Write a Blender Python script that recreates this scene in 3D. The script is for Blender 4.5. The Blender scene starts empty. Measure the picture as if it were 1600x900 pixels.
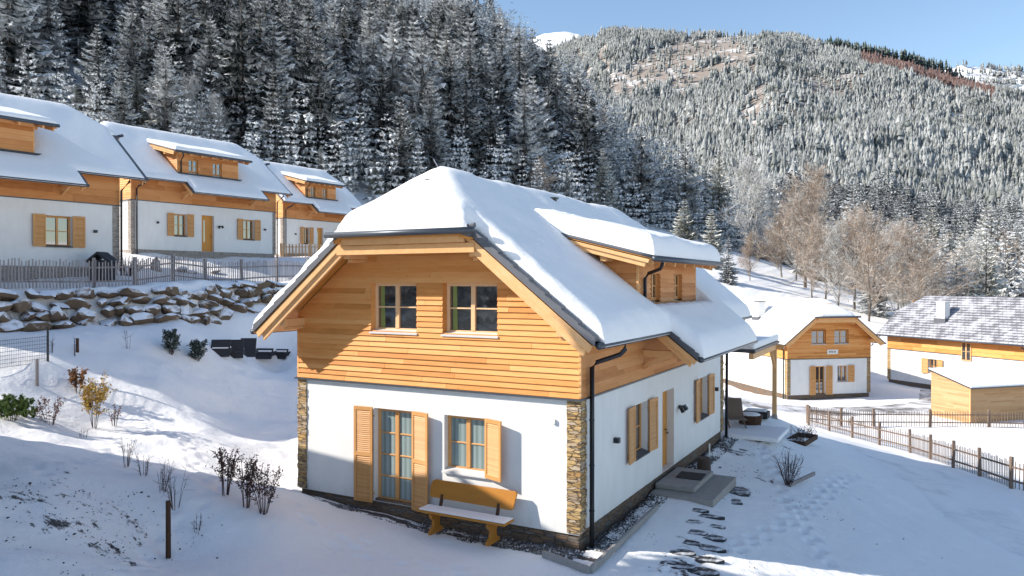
import bpy, math, random
import numpy as np
from mathutils import Vector, Matrix
R=math.radians
random.seed(7); rng=np.random.default_rng(11)
sc=bpy.context.scene; COL=sc.collection
# ------------------------------------------------------------------ camera model (metres; origin = near corner of the front house)
F=1190.; CX=800.; CY=450.; HZ=441.
_a=R(28.46); _p=math.atan((CY-HZ)/F)
f0=np.array([-math.sin(_a),math.cos(_a),0.]); r0=np.array([math.cos(_a),math.sin(_a),0.]); u0=np.array([0,0,1.])
ff=f0*math.cos(_p)-u0*math.sin(_p); uu=f0*math.sin(_p)+u0*math.cos(_p)
CAM=np.array([5.879,-13.602,5.23])
def ray(x,y): return ff+r0*(x-CX)/F+uu*(CY-y)/F
def cw(r,f,z): v=CAM+r*r0+f*f0; return np.array([v[0],v[1],z])
def pz(x,y,z):                       # image point on the level z -> world
    d=ray(x,y); t=(z-CAM[2])/d[2]; return CAM+t*d
def pd(x,y,dep): return CAM+ray(x,y)*dep
cam=bpy.data.objects.new('camera',bpy.data.cameras.new('camera')); COL.objects.link(cam); sc.camera=cam
cam.data.sensor_width=36; cam.data.lens=36*F/1600; cam.data.clip_start=.1; cam.data.clip_end=12000
cam.location=CAM; cam.rotation_euler=(math.pi/2-_p,0,_a)
# ------------------------------------------------------------------ light
L=np.array([1.50,1.0,-1.13]); L/=np.linalg.norm(L)      # travel direction of sunlight
el=math.asin(-L[2]); 
sun=bpy.data.objects.new('sun',bpy.data.lights.new('sun','SUN')); COL.objects.link(sun)
sun.data.energy=5.0; sun.data.angle=R(.5); sun.data.color=(1,.935,.84)
sun.rotation_euler=Vector(L).to_track_quat('-Z','Y').to_euler()
w=bpy.data.worlds.new('World'); sc.world=w; w.use_nodes=True
nt=w.node_tree; bg=nt.nodes['Background']; sky=nt.nodes.new('ShaderNodeTexSky'); sky.sky_type='NISHITA'
sky.sun_disc=False; sky.sun_elevation=el; sky.sun_rotation=math.atan2(-L[0],-L[1]); sky.altitude=900; sky.air_density=1.25; sky.dust_density=1.0; sky.ozone_density=2.1
nt.links.new(sky.outputs[0],bg.inputs[0]); bg.inputs[1].default_value=.143
sc.view_settings.view_transform='Standard'; sc.view_settings.look='None'; sc.view_settings.exposure=.52; sc.view_settings.gamma=1
sc.view_settings.use_curve_mapping=False
# ------------------------------------------------------------------ materials
class N:
    def __init__(s,name):
        s.m=bpy.data.materials.new(name); s.m.use_nodes=True; s.t=s.m.node_tree; s.b=s.t.nodes['Principled BSDF']
    def n(s,ty,**kw):
        x=s.t.nodes.new('ShaderNode'+ty)
        for k,v in kw.items(): setattr(x,k,v)
        return x
    def l(s,a,b): s.t.links.new(a,b)
    def noise(s,scale,detail=4,vec=None,rough=.6,dist=0):
        x=s.n('TexNoise'); x.inputs['Scale'].default_value=scale; x.inputs['Detail'].default_value=detail; x.inputs['Roughness'].default_value=rough; x.inputs['Distortion'].default_value=dist
        if vec is not None: s.l(vec,x.inputs['Vector'])
        return x.outputs['Fac']
    def coord(s,k='Object',scale=None):
        c=s.n('TexCoord').outputs[k]
        if scale is not None:
            m=s.n('Mapping'); m.inputs['Scale'].default_value=scale; s.l(c,m.inputs[0]); return m.outputs[0]
        return c
    def math(s,op,a,b=None,c=None):
        x=s.n('Math',operation=op)
        for i,v in enumerate((a,b,c)):
            if v is None: continue
            if isinstance(v,(int,float)): x.inputs[i].default_value=v
            else: s.l(v,x.inputs[i])
        return x.outputs[0]
    def ramp(s,fac,stops):
        x=s.n('ValToRGB'); s.l(fac,x.inputs[0]); e=x.color_ramp.elements
        while len(e)<len(stops): e.new(.5)
        for i,(p,c) in enumerate(stops): e[i].position=p; e[i].color=(*c,1) if len(c)==3 else c
        return x.outputs[0]
    def mix(s,fac,a,b):
        x=s.n('Mix',data_type='RGBA')
        if isinstance(fac,(int,float)): x.inputs[0].default_value=fac
        else: s.l(fac,x.inputs[0])
        for i,v in ((6,a),(7,b)):
            if isinstance(v,tuple): x.inputs[i].default_value=(*v,1)
            else: s.l(v,x.inputs[i])
        return x.outputs[2]
    def col(s,v):
        if isinstance(v,tuple): s.b.inputs['Base Color'].default_value=(*v,1)
        else: s.l(v,s.b.inputs['Base Color'])
    def set(s,**k):
        for q,v in k.items(): s.b.inputs[q.replace('_',' ')].default_value=v
        return s
    def bump(s,h,strength=.3,dist=.02):
        x=s.n('Bump'); x.inputs['Strength'].default_value=strength; x.inputs['Distance'].default_value=dist
        s.l(h,x.inputs['Height']); s.l(x.outputs[0],s.b.inputs['Normal'])
M={}
def wood(name,c1,c2,c3,sc_=(.7,.7,14),rough=.62,spread=.42):
    n=N(name); g=n.n('NewGeometry'); v=n.coord('Object',sc_)
    a=n.noise(2.2,6,v,.65,.4); kn=n.noise(1.4,2,n.coord('Object',(1,1,3)))
    isl=n.math('MULTIPLY',g.outputs['Random Per Island'],spread)
    vo=n.n('TexVoronoi'); vo.inputs['Scale'].default_value=1.0; vo.inputs['Randomness'].default_value=1; n.l(n.coord('Object',(3.1,3.1,7.5)),vo.inputs[0]); knot=n.math('MAXIMUM',n.math('SUBTRACT',1,n.math('MULTIPLY',vo.outputs['Distance'],9)),0)
    f=n.math('ADD',n.math('MULTIPLY',a,.55),n.math('ADD',isl,n.math('ADD',n.math('MULTIPLY',kn,.25),n.math('MULTIPLY',knot,.5))))
    n.col(n.ramp(f,[(.25,c1),(.62,c2),(1.05 if False else 1.0,c3)])); n.set(Roughness=rough); n.b.inputs['Specular IOR Level'].default_value=.25
    n.bump(a,.25,.004); M[name]=n.m
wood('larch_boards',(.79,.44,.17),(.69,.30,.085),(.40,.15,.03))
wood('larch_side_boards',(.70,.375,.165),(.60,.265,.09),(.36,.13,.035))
wood('planed_beam',(.80,.51,.27),(.71,.39,.165),(.56,.26,.08),(3,3,3))
wood('soffit_boards',(.68,.33,.09),(.58,.245,.055),(.45,.165,.03),(6,.8,6))
wood('shutter_wood',(.66,.36,.15),(.57,.285,.10),(.44,.19,.055),(5,5,1.2),.5,.3)
wood('bench_wood',(.50,.225,.04),(.42,.17,.028),(.28,.095,.018),(.8,.8,8),.35,.3)
wood('fence_wood',(.30,.22,.17),(.20,.145,.11),(.12,.085,.065),(8,8,1),.85)
wood('weathered_wood',(.38,.35,.34),(.28,.255,.25),(.16,.14,.135),(8,8,1),.85)
wood('pale_fence_wood',(.62,.42,.25),(.5,.32,.18),(.36,.22,.12),(8,8,1),.8)
wood('dark_wood',(.10,.05,.03),(.07,.035,.02),(.04,.02,.012),(4,4,1),.8)
wood('shed_boards',(.54,.36,.20),(.47,.28,.135),(.34,.18,.075))
wood('door_wood',(.64,.29,.06),(.56,.24,.045),(.48,.19,.03),(5,5,1),.45,.2)
wood('window_wood',(.78,.52,.30),(.72,.45,.23),(.62,.36,.16),(4,4,4),.5,.2)
def plain(name,c,rough=.6,metal=0,ns=0,amp=.15,spec=.5):
    n=N(name)
    if ns:
        f=n.noise(ns,5,n.coord('Object')); n.col(n.mix(n.math('MULTIPLY',f,1.0),tuple(x*(1-amp) for x in c),tuple(min(1,x*(1+amp)) for x in c)))
        n.bump(f,.15,.01)
    else: n.col(c)
    n.set(Roughness=rough,Metallic=metal); n.b.inputs['Specular IOR Level'].default_value=spec; M[name]=n.m; return n
n=N('white_render'); f=n.noise(2.2,6,n.coord('Object',(1,1,.45)),.6,.3); g_=n.noise(180,2,n.coord('Object'))
n.col(n.ramp(f,[(.3,(.63,.62,.595)),(.7,(.71,.70,.675))])); zc=n.n('SeparateXYZ'); n.l(n.coord('Object'),zc.inputs[0]); st_=n.noise(5,5,n.coord('Object',(1,1,.5)),.7)
sp_=n.math('MINIMUM',n.math('MAXIMUM',n.math('MULTIPLY',n.math('SUBTRACT',n.math('ADD',n.math('MULTIPLY',st_,.9),n.math('MULTIPLY',zc.outputs[2],-.6)),.20),1.4),0),.40)
n.col(n.mix(sp_,n.ramp(f,[(.3,(.70,.69,.665)),(.7,(.765,.755,.73))]),(.46,.43,.39)))
n.set(Roughness=.9); n.bump(g_,.35,.005); M['white_render']=n.m
plain('black_metal',(.022,.026,.032),.38,.3,6,.3); plain('anthracite_sheet',(.075,.085,.10),.42,.4,4,.2)
plain('sill_sheet',(.60,.58,.57),.5,0,8,.1); plain('concrete',(.30,.28,.26),.9,0,7,.25); plain('black_rattan',(.02,.021,.025),.7,0,40,.4)
plain('curtain_glass',(.13,.25,.25),.06,0,3,.4,.8); plain('dark_glass',(.018,.022,.026),.04,0,0,0,.9); plain('green_curtain',(.19,.23,.06),.5,0,5,.2)
plain('soil',(.035,.03,.028),.95,0,9,.5); plain('white_chimney',(.74,.73,.70),.85,0,5,.06); plain('galvanised',(.35,.36,.37),.4,.7,9,.2)
plain('white_sign',(.7,.68,.63),.6); plain('brown_bark',(.07,.05,.04),.95,0,9,.4); plain('wire',(.16,.17,.18),.5,.6)
M['dark_glass'].node_tree.nodes['Principled BSDF'].inputs['IOR'].default_value=2.1; M['dark_glass'].node_tree.nodes['Principled BSDF'].inputs['Base Color'].default_value=(.03,.034,.037,1)
# curtain glass with folds
n=N('curtained_glass'); wv=n.n('TexWave'); wv.inputs['Scale'].default_value=2.2; wv.inputs['Distortion'].default_value=1; wv.inputs['Detail'].default_value=2
n.l(n.coord('Object',(1,1,.12)),wv.inputs[0]); n.col(n.ramp(wv.outputs['Fac'],[(.0,(.17,.22,.21)),(.9,(.27,.335,.32))])); n.set(Roughness=.07); n.b.inputs['Coat Weight'].default_value=.6; n.b.inputs['Coat Roughness'].default_value=.02; M['curtained_glass']=n.m
# stone
def stone(name,sx,cols,bump=.9):
    n=N(name); v=n.coord('Object',(sx*.62,sx*.62,sx*2.7))
    d=n.n('TexVoronoi',feature='DISTANCE_TO_EDGE'); d.inputs['Scale'].default_value=1; d.inputs['Randomness'].default_value=.85
    c=n.n('TexVoronoi'); c.inputs['Scale'].default_value=1; c.inputs['Randomness'].default_value=.85
    wob=n.n('VectorMath',operation='ADD'); nn=n.n('TexNoise'); nn.inputs['Scale'].default_value=3; n.l(v,nn.inputs[0]); 
    sc2=n.n('VectorMath',operation='SCALE'); n.l(nn.outputs['Color'],sc2.inputs[0]); sc2.inputs['Scale'].default_value=.35
    n.l(v,wob.inputs[0]); n.l(sc2.outputs[0],wob.inputs[1]); n.l(wob.outputs[0],d.inputs[0]); n.l(wob.outputs[0],c.inputs[0])
    base=n.ramp(n.math('FRACT',n.math('MULTIPLY',n.n('SeparateColor').outputs[0] if False else c.outputs['Distance'],0.0) if False else _sep(n,c)),cols)
    fine=n.noise(14,4,n.coord('Object')); base2=n.mix(n.math('MULTIPLY',fine,.45),base,(.10,.075,.055))
    e=n.math('MINIMUM',n.math('MULTIPLY',d.outputs[0],14),1.0)
    n.col(n.mix(e,(.13,.09,.06),base2)); n.set(Roughness=.88)
    n.bump(n.math('ADD',n.math('MULTIPLY',e,1.0),n.math('MULTIPLY',fine,.5)),bump,.035); M[name]=n.m
def _sep(n,c):
    s=n.n('SeparateColor'); n.l(c.outputs['Color'],s.inputs[0]); return s.outputs[0]
stone('ledge_stone',6.5,[(0,(.58,.35,.11)),(.3,(.66,.46,.22)),(.55,(.48,.27,.09)),(.8,(.62,.50,.36)),(1,(.40,.27,.15))])
stone('plinth_stone',6.5,[(0,(.15,.10,.065)),(.4,(.24,.14,.075)),(.7,(.13,.11,.10)),(1,(.2,.17,.14))])
stone('grey_ledge_stone',7,[(0,(.40,.35,.30)),(.5,(.50,.45,.40)),(1,(.34,.30,.27))],.5)
# snow
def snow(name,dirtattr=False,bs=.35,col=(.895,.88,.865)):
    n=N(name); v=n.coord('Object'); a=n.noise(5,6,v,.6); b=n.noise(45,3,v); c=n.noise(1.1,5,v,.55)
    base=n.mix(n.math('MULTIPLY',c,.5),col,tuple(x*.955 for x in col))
    if dirtattr:
        at=n.n('Attribute'); at.attribute_name='dirt'; dn=n.noise(2.6,7,n.coord('Object',(1,1.5,1)),.72)
        m=n.math('GREATER_THAN',n.math('ADD',at.outputs['Fac'],dn),1.0)
        m=n.ramp(n.math('ADD',at.outputs['Fac'],dn),[(.97,(0,0,0)),(1.0,(1,1,1))]) if False else n.math('MULTIPLY',n.math('MINIMUM',n.math('MAXIMUM',n.math('SUBTRACT',n.math('ADD',at.outputs['Fac'],dn),.97),0),.06),16.6)
        dirtc=n.ramp(n.noise(14,4,v),[(.3,(.035,.032,.03)),(.7,(.11,.10,.095))])
        base=n.mix(m,base,dirtc)
    n.col(base); n.set(Roughness=.75); n.b.inputs['Specular IOR Level'].default_value=.2
    h=n.math('ADD',n.math('MULTIPLY',a,1.0),n.math('ADD',n.math('MULTIPLY',b,.22),n.math('MULTIPLY',c,1.6)))
    n.bump(h,bs,.06); M[name]=n.m
snow('snow'); snow('ground_snow',True,.55); snow('roof_snow',False,.3)
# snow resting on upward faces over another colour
def frosted(name,dark,frost,base,gain,nscale,namp,rand=.3,isl=0.,rough=.8,bump=0):
    n=N(name); g=n.n('NewGeometry'); s=n.n('SeparateXYZ'); n.l(g.outputs['Normal'],s.inputs[0])
    nn=n.noise(nscale,3,n.coord('Object')); oi=n.n('ObjectInfo')
    f=n.math('ADD',n.math('ADD',base,n.math('MULTIPLY',s.outputs[2],gain)),n.math('MULTIPLY',n.math('SUBTRACT',nn,.5),namp))
    if rand: f=n.math('ADD',f,n.math('MULTIPLY',n.math('SUBTRACT',oi.outputs['Random'],.5),rand))
    if isl: f=n.math('ADD',f,n.math('MULTIPLY',n.math('SUBTRACT',g.outputs['Random Per Island'],.5),isl))
    f=n.math('MINIMUM',n.math('MAXIMUM',f,0),1)
    n.col(n.mix(f,dark,frost)); n.set(Roughness=rough); n.b.inputs['Specular IOR Level'].default_value=.15
    if bump: n.bump(nn,bump,.1)
    M[name]=n.m
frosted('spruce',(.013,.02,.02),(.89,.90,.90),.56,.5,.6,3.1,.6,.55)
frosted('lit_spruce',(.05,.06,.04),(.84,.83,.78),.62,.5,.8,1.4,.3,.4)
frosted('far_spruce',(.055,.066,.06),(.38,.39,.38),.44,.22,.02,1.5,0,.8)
frosted('red_beech',(.12,.068,.058),(.30,.23,.21),.15,.2,.1,.8,0,.6)
frosted('pine_dark_green',(.03,.05,.04),(.6,.62,.62),.12,.2,.6,1.2,.3,.3)
frosted('bare_tan',(.27,.19,.13),(.74,.70,.65),.22,.22,1.2,1.1,.2,.5)
frosted('bare_frosted',(.16,.14,.12),(.80,.79,.76),.50,.3,1.2,1.2,.2,.5)
frosted('bark',(.09,.07,.055),(.75,.75,.74),.12,.4,2,1.0,.2,0)
frosted('boulder',(.15,.11,.075),(.87,.88,.90),-.88,2.6,3.2,2.2,.2,0,.9,.6)
frosted('twig',(.06,.04,.035),(.7,.7,.7),-.1,.3,4,.4,.1,.2)
frosted('tile_snowy',(.06,.062,.07),(.82,.83,.85),-.6,1.6,1.5,.9,0,.4)
def leafmat(name,cols):
    n=N(name); g=n.n('NewGeometry'); n.col(n.ramp(g.outputs['Random Per Island'],cols)); n.set(Roughness=.6); M[name]=n.m
leafmat('yellow_leaf',[(0,(.45,.36,.04)),(.5,(.50,.30,.05)),(1,(.26,.12,.03))]); leafmat('brown_leaf',[(0,(.20,.08,.03)),(1,(.30,.14,.04))])
leafmat('green_leaf',[(0,(.05,.11,.02)),(.6,(.14,.20,.03)),(1,(.03,.06,.02))]); leafmat('red_leaf',[(0,(.16,.05,.04)),(1,(.26,.14,.10))])
leafmat('berry_leaf',[(0,(.05,.02,.018)),(1,(.11,.045,.03))])
plain('tile',(.10,.105,.12),.6,0,6,.3)
# dusted tiles in courses (far roofs)
n=N('dusted_tile'); v=n.coord('Object'); sx=n.n('SeparateXYZ'); n.l(v,sx.inputs[0])
row=n.math('FRACT',n.math('MULTIPLY',sx.outputs[0],4.3)); colm=n.math('FRACT',n.math('ADD',n.math('MULTIPLY',sx.outputs[1],3.0),n.math('MULTIPLY',n.math('FLOOR',n.math('MULTIPLY',sx.outputs[0],4.3)),.5)))
e=n.math('MAXIMUM',n.math('LESS_THAN',row,.5),n.math('MULTIPLY',n.math('LESS_THAN',colm,.12),1.0))
nz=n.noise(1.3,5,v); f=n.math('MINIMUM',n.math('MAXIMUM',n.math('ADD',n.math('MULTIPLY',n.math('SUBTRACT',nz,.46),4),n.math('MULTIPLY',n.math('SUBTRACT',1,e),.75)),0.08),1)
n.col(n.mix(f,(.08,.078,.09),(.43,.43,.46))); n.set(Roughness=.8); M['dusted_tile']=n.m
# ------------------------------------------------------------------ mesh helpers
class MB:
    def __init__(s,T=None): s.v=[]; s.f=[]; s.T=T; s.cut=[0]
    def part(s): s.cut.append(len(s.f))
    def add(s,vs,fs):
        o=len(s.v)
        for p in vs:
            s.v.append(tuple(s.T(*p)) if s.T else tuple(p))
        s.f+= [tuple(i+o for i in q) for q in fs]
    def box(s,a,b):
        (x0,y0,z0),(x1,y1,z1)=a,b
        s.add([(x0,y0,z0),(x1,y0,z0),(x1,y1,z0),(x0,y1,z0),(x0,y0,z1),(x1,y0,z1),(x1,y1,z1),(x0,y1,z1)],
              [(0,3,2,1),(4,5,6,7),(0,1,5,4),(1,2,6,5),(2,3,7,6),(3,0,4,7)])
    def beam(s,p,q,wd,ht,up=(0,0,1)):
        p=Vector(p);q=Vector(q);d=(q-p).normalized();sd=d.cross(Vector(up)).normalized()*wd/2;u=sd.cross(d).normalized()*ht/2
        vs=[p-sd-u,p+sd-u,p+sd+u,p-sd+u,q-sd-u,q+sd-u,q+sd+u,q-sd+u]
        s.add(vs,[(0,1,2,3),(7,6,5,4),(0,4,5,1),(1,5,6,2),(2,6,7,3),(3,7,4,0)])
    def tube(s,pts,rad,n=8,r1=None):
        pts=[Vector(p) for p in pts]; k=len(pts); vs=[]; fs=[]
        for i,p in enumerate(pts):
            d=(pts[min(i+1,k-1)]-pts[max(i-1,0)]).normalized(); a=d.cross(Vector((.13,.2,1)) if abs(d.z)<.95 else Vector((1,0,0))).normalized(); b=d.cross(a)
            rr=rad+( (r1-rad)*i/(k-1) if r1 is not None else 0)
            for j in range(n): an=2*math.pi*j/n; vs.append(p+a*math.cos(an)*rr+b*math.sin(an)*rr)
        for i in range(k-1):
            for j in range(n): fs.append((i*n+j,i*n+(j+1)%n,(i+1)*n+(j+1)%n,(i+1)*n+j))
        fs.append(tuple(range(n-1,-1,-1))); fs.append(tuple((k-1)*n+j for j in range(n)))
        s.add(vs,fs)
    def prism(s,poly,ax,a,b):      # polygon in the other two axes, extruded along ax
        n=len(poly)
        def P(u,v,w): return (w,u,v) if ax==0 else ((u,w,v) if ax==1 else (u,v,w))
        s.add([P(u,v,a) for u,v in poly]+[P(u,v,b) for u,v in poly],[tuple(range(n))[::-1],tuple(range(n,2*n))]+[(i,(i+1)%n,n+(i+1)%n,n+i) for i in range(n)])
    def build(s,name,mat,parent=None,smooth=False,bevel=0):
        if len(s.cut)>1:
            cuts=sorted(set(s.cut+[len(s.f)])); out=[]
            for a,b in zip(cuts[:-1],cuts[1:]):
                fs=s.f[a:b]; used=sorted({i for q in fs for i in q}); mp={u:i for i,u in enumerate(used)}
                m=MB(); m.v=[s.v[u] for u in used]; m.f=[tuple(mp[i] for i in q) for q in fs]; out.append(m.build(name,mat,parent,smooth,bevel))
            return out[0]
        me=bpy.data.meshes.new(name); me.from_pydata([tuple(map(float,p)) for p in s.v],[],s.f); me.materials.append(M[mat]); me.update()
        if smooth: me.shade_smooth()
        o=bpy.data.objects.new(name,me); COL.objects.link(o)
        if parent: o.parent=parent
        if bevel:
            m=o.modifiers.new('bevel','BEVEL'); m.width=bevel; m.segments=2; m.limit_method='ANGLE'
        return o
def npmesh(name,V,Fc,mat,parent=None,smooth=False,matidx=None,mats=None):
    V=np.asarray(V,dtype=np.float32); Fc=np.asarray(Fc,dtype=np.int32); k=Fc.shape[1]
    me=bpy.data.meshes.new(name); me.vertices.add(len(V)); me.vertices.foreach_set('co',V.ravel())
    me.loops.add(Fc.size); me.loops.foreach_set('vertex_index',Fc.ravel()); me.polygons.add(len(Fc))
    me.polygons.foreach_set('loop_start',np.arange(0,Fc.size,k,dtype=np.int32)); me.polygons.foreach_set('loop_total',np.full(len(Fc),k,dtype=np.int32))
    for m in (mats or [mat]): me.materials.append(M[m])
    if matidx is not None: me.polygons.foreach_set('material_index',np.asarray(matidx,dtype=np.int32))
    me.update(calc_edges=True)
    if smooth: me.shade_smooth()
    o=bpy.data.objects.new(name,me); COL.objects.link(o)
    if parent: o.parent=parent
    return o
def tag(o,label=None,cat=None,group=None,kind=None):
    if label: o['label']=label
    if cat: o['category']=cat
    if group: o['group']=group
    if kind: o['kind']=kind
    return o
def empty(name,loc,rz=0,label=None,cat=None,group=None):
    o=bpy.data.objects.new(name,None); COL.objects.link(o); o.empty_display_size=.3; o.location=loc; o.rotation_euler=(0,0,rz); tag(o,label,cat,group); return o
def copy_tree(o,parent=None):
    c=o.copy(); COL.objects.link(c); c.parent=parent
    for ch in [x for x in COL.objects if x.parent==o]: copy_tree(ch,c)
    return c
# ------------------------------------------------------------------ terrain
ctrl=[]
def cp(px,py,z): v=pz(px,py,z); ctrl.append((v[0],v[1],z))
def cd(px,py,d): v=pd(px,py,d); ctrl.append(tuple(v))
def cr(r,f,z): v=cw(r,f,z); ctrl.append(tuple(v))
for q in [(478,775,.12),(560,795,.05),(905,862,0),(1000,812,.0),(1072,775,.02),(600,850,.05),(700,900,0),(850,900,0),(1100,900,-.12),(1120,800,-.08),(1135,700,.0),(1204,690,-.08),(1240,745,-.35),(1210,652,-.1),
          (1350,820,-.75),(1300,880,-.55),(1600,895,-1.25),(1450,800,-1.2),(1600,800,-1.75),(1385,740,-1.35),(1300,700,-1.1),
          (520,860,.15),(430,800,.8),(310,748,1.2),(263,866,.55),(400,900,.5),(0,900,1.5),(130,800,1.35),(0,790,1.7),(150,900,1.1),(220,740,1.35),
          (100,690,1.2),(0,650,1.75),(160,640,1.5),(440,758,.1),(440,700,.25),(350,640,.95),(300,690,.8),(420,590,1.35),(255,600,2.0)]: cp(*q)
for q in [(58,603,22.0),(0,560,22.5),(390,562,30),(300,560,27),(470,560,31),(1262,664,43),(1420,707,35.5),(1528,744,29),(1578,763,26.3),
          (1366,667,45.4),(1546,668,45.4)]: cd(*q)
for q in [(-17,12,3.4),(-24,13,3.6),(-23.2,23.8,5.4),(-16.2,31.5,5.45),(-20,39.5,6.6),(-14.5,46.5,6.7),(-16.7,55,7.0),(-9,64,6.9),(-30,30,6.6),(-30,48,7.5),(-24,62,8),(-8,40,5.0),(-2,45,4.2),(-14,38,5.6),
          (0,60,5),(20,56,-3.4),(27,57,-3.4),(15,65,-3.2),(36,53,-3.35),(31,64,-3.3),(43,56,-3.4),(22,66,-3.3),(30,48,-3.4),(26,46,-3.4),(10,45,-1.6),(14,38,-2.2),(3,34,0),(-3,30,1.2),(-4,24,.3),
          (10,80,1.5),(30,80,0),(50,80,-2),(28,105,6.5),(45,110,3),(70,110,0),(24,150,17),(55,152,8),(80,165,5),(120,160,2),(-60,110,25),(0,130,14),(-30,80,13),(-60,70,14),(-80,40,14),(-40,20,9),
          (-25,8,3),(-22,0,2.6),(-16,10,2.4),(-18,5,2.5),(-10,4,1.8),(-4,0,1.2),(4,0,.3),(0,-20,1),(15,5,-.6),(30,20,-2.8),(50,30,-3.6),(90,60,-4),(90,-30,-4),(-60,-40,4),(0,-80,0),(-80,-100,3),(80,-100,-3),
          (150,100,-4),(200,200,-2),(250,300,0),(60,260,6),(120,260,3),(-200,60,32),(-150,180,60),(0,220,35)]: cr(*q)
# the boulder wall: ground behind it is a terrace TH metres higher
TH=1.25
wl=[cw(-30,21.2,0),cw(-22,22.6,0),pd(0,515,25),pd(160,510,27.3),pd(270,500,28.8),pd(365,487,32.5),pd(425,480,34.5),cw(-9.2,39,0),cw(-7,46,0)]
wl=np.array([[p[0],p[1]] for p in wl])
def wdist(x,y):
    best=np.full(len(x),1e9); sg=np.ones(len(x)); par=np.zeros(len(x)); acc=0
    for a,b in zip(wl[:-1],wl[1:]):
        d=b-a; L2=d@d; t=np.clip(((x-a[0])*d[0]+(y-a[1])*d[1])/L2,0,1); px=a[0]+t*d[0]; py=a[1]+t*d[1]
        q=np.hypot(x-px,y-py); s_=np.sign(d[0]*(y-a[1])-d[1]*(x-a[0])); m=q<best; best=np.where(m,q,best); sg=np.where(m,s_,sg); par=np.where(m,acc+t*math.sqrt(L2),par); acc+=math.sqrt(L2)
    return best*sg,par,acc
def step(x,y):
    d,par,tot=wdist(x,y); return TH*np.clip(.5+(d-.55)/.7,0,1)*np.clip((par)/6,0,1)*np.clip((tot-par)/9,0,1)
for i_,zb_,zt_ in ((1,4.0,5.1),(2,3.75,4.95),(3,3.82,4.95),(4,3.9,4.97),(5,4.05,5.0),(6,4.15,5.05),(7,4.5,5.25)):
    d_=wl[min(i_+1,8)]-wl[i_]; d_=d_/np.linalg.norm(d_); nn_=np.array([-d_[1],d_[0]])
    ctrl.append((*(wl[i_]-nn_*.4),zb_-.18)); ctrl.append((*(wl[i_]+nn_*1.8),zt_))
C_=np.array(ctrl); C_[:,2]-=step(C_[:,0],C_[:,1]); Pc=C_[:,:2]/50
def U(d2): return np.where(d2>0,d2*np.log(np.maximum(d2,1e-12)),0)
K=U(((Pc[:,None]-Pc[None])**2).sum(-1))+np.eye(len(Pc))*4e-5; A=np.block([[K,np.c_[np.ones(len(Pc)),Pc]],[np.c_[np.ones(len(Pc)),Pc].T,np.zeros((3,3))]])
S=np.linalg.solve(A,np.r_[C_[:,2],0,0,0])
def vnoise(x,y,s,seed):          # cheap smooth value noise
    x=np.asarray(x,float)/s+seed*17.3; y=np.asarray(y,float)/s+seed*9.1
    xi=np.floor(x); yi=np.floor(y); fx=x-xi; fy=y-yi; fx=fx*fx*(3-2*fx); fy=fy*fy*(3-2*fy)
    h=lambda a,b: np.mod(np.sin(a*127.1+b*311.7+seed*7.7)*43758.5453,1.0)
    return (h(xi,yi)*(1-fx)+h(xi+1,yi)*fx)*(1-fy)+(h(xi,yi+1)*(1-fx)+h(xi+1,yi+1)*fx)*fy-.5
def G(x,y):
    x=np.atleast_1d(np.asarray(x,float)); y=np.atleast_1d(np.asarray(y,float)); out=np.empty(len(x))
    for i in range(0,len(x),20000):
        p=np.c_[x[i:i+20000],y[i:i+20000]]/50
        out[i:i+20000]=U(((p[:,None]-Pc[None])**2).sum(-1))@S[:-3]+S[-3]+p@S[-2:]
    rr=np.hypot(x-CAM[0],y-CAM[1]); k=np.clip((rr-260)/300,0,1); k=k*k*(3-2*k)
    out=(np.clip(out,-30,90)+step(x,y))*(1-k)+(-12)*k
    return out
def g(x,y): return float(G(x,y)[0])
def hit(px,py):
    d=ray(px,py); t0=4.
    for t in np.arange(4,200,.25):
        p=CAM+d*t
        if p[2]<g(p[0],p[1]):
            for k in range(12):
                m=(t0+t)/2; p=CAM+d*m
                if p[2]<g(p[0],p[1]): t=m
                else: t0=m
            return CAM+d*t
        t0=t
    return CAM+d*60
def axis(lo,hi,st,far):
    a=list(np.arange(lo,hi+1e-6,st)); s=st
    while a[-1]<far: s*=1.13; a.append(a[-1]+s)
    s=st
    while a[0]>-far: s*=1.13; a.insert(0,a[0]-s)
    return np.array(a)
def axis2(lo,hi,st,lo2,hi2,st2,far):
    a=list(np.arange(lo2,lo,st2))+list(np.arange(lo,hi,st))+list(np.arange(hi,hi2,st2)); s=st2
    while a[-1]<far: s*=1.13; a.append(a[-1]+s)
    s=st2
    while a[0]>-far: s*=1.13; a.insert(0,a[0]-s)
    return np.array(a)
gx=axis2(-13,10,.085,-26,17,.2,2600); gy=axis2(-9.5,11,.085,-12,26,.2,2600)
X_,Y_=np.meshgrid(gx,gy); Zg=G(X_.ravel(),Y_.ravel())
xr,yr=X_.ravel(),Y_.ravel()
pathmask=np.clip(1-np.hypot((xr+2)/7,(yr+3)/4),0,1)
amp=np.clip((-xr+2)/10,.25,1)
Zg+=amp*(.22*vnoise(xr,yr,1.7,1)+.12*vnoise(xr,yr,.75,2)+.06*vnoise(xr,yr,.4,3))*(1-.8*pathmask)
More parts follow.
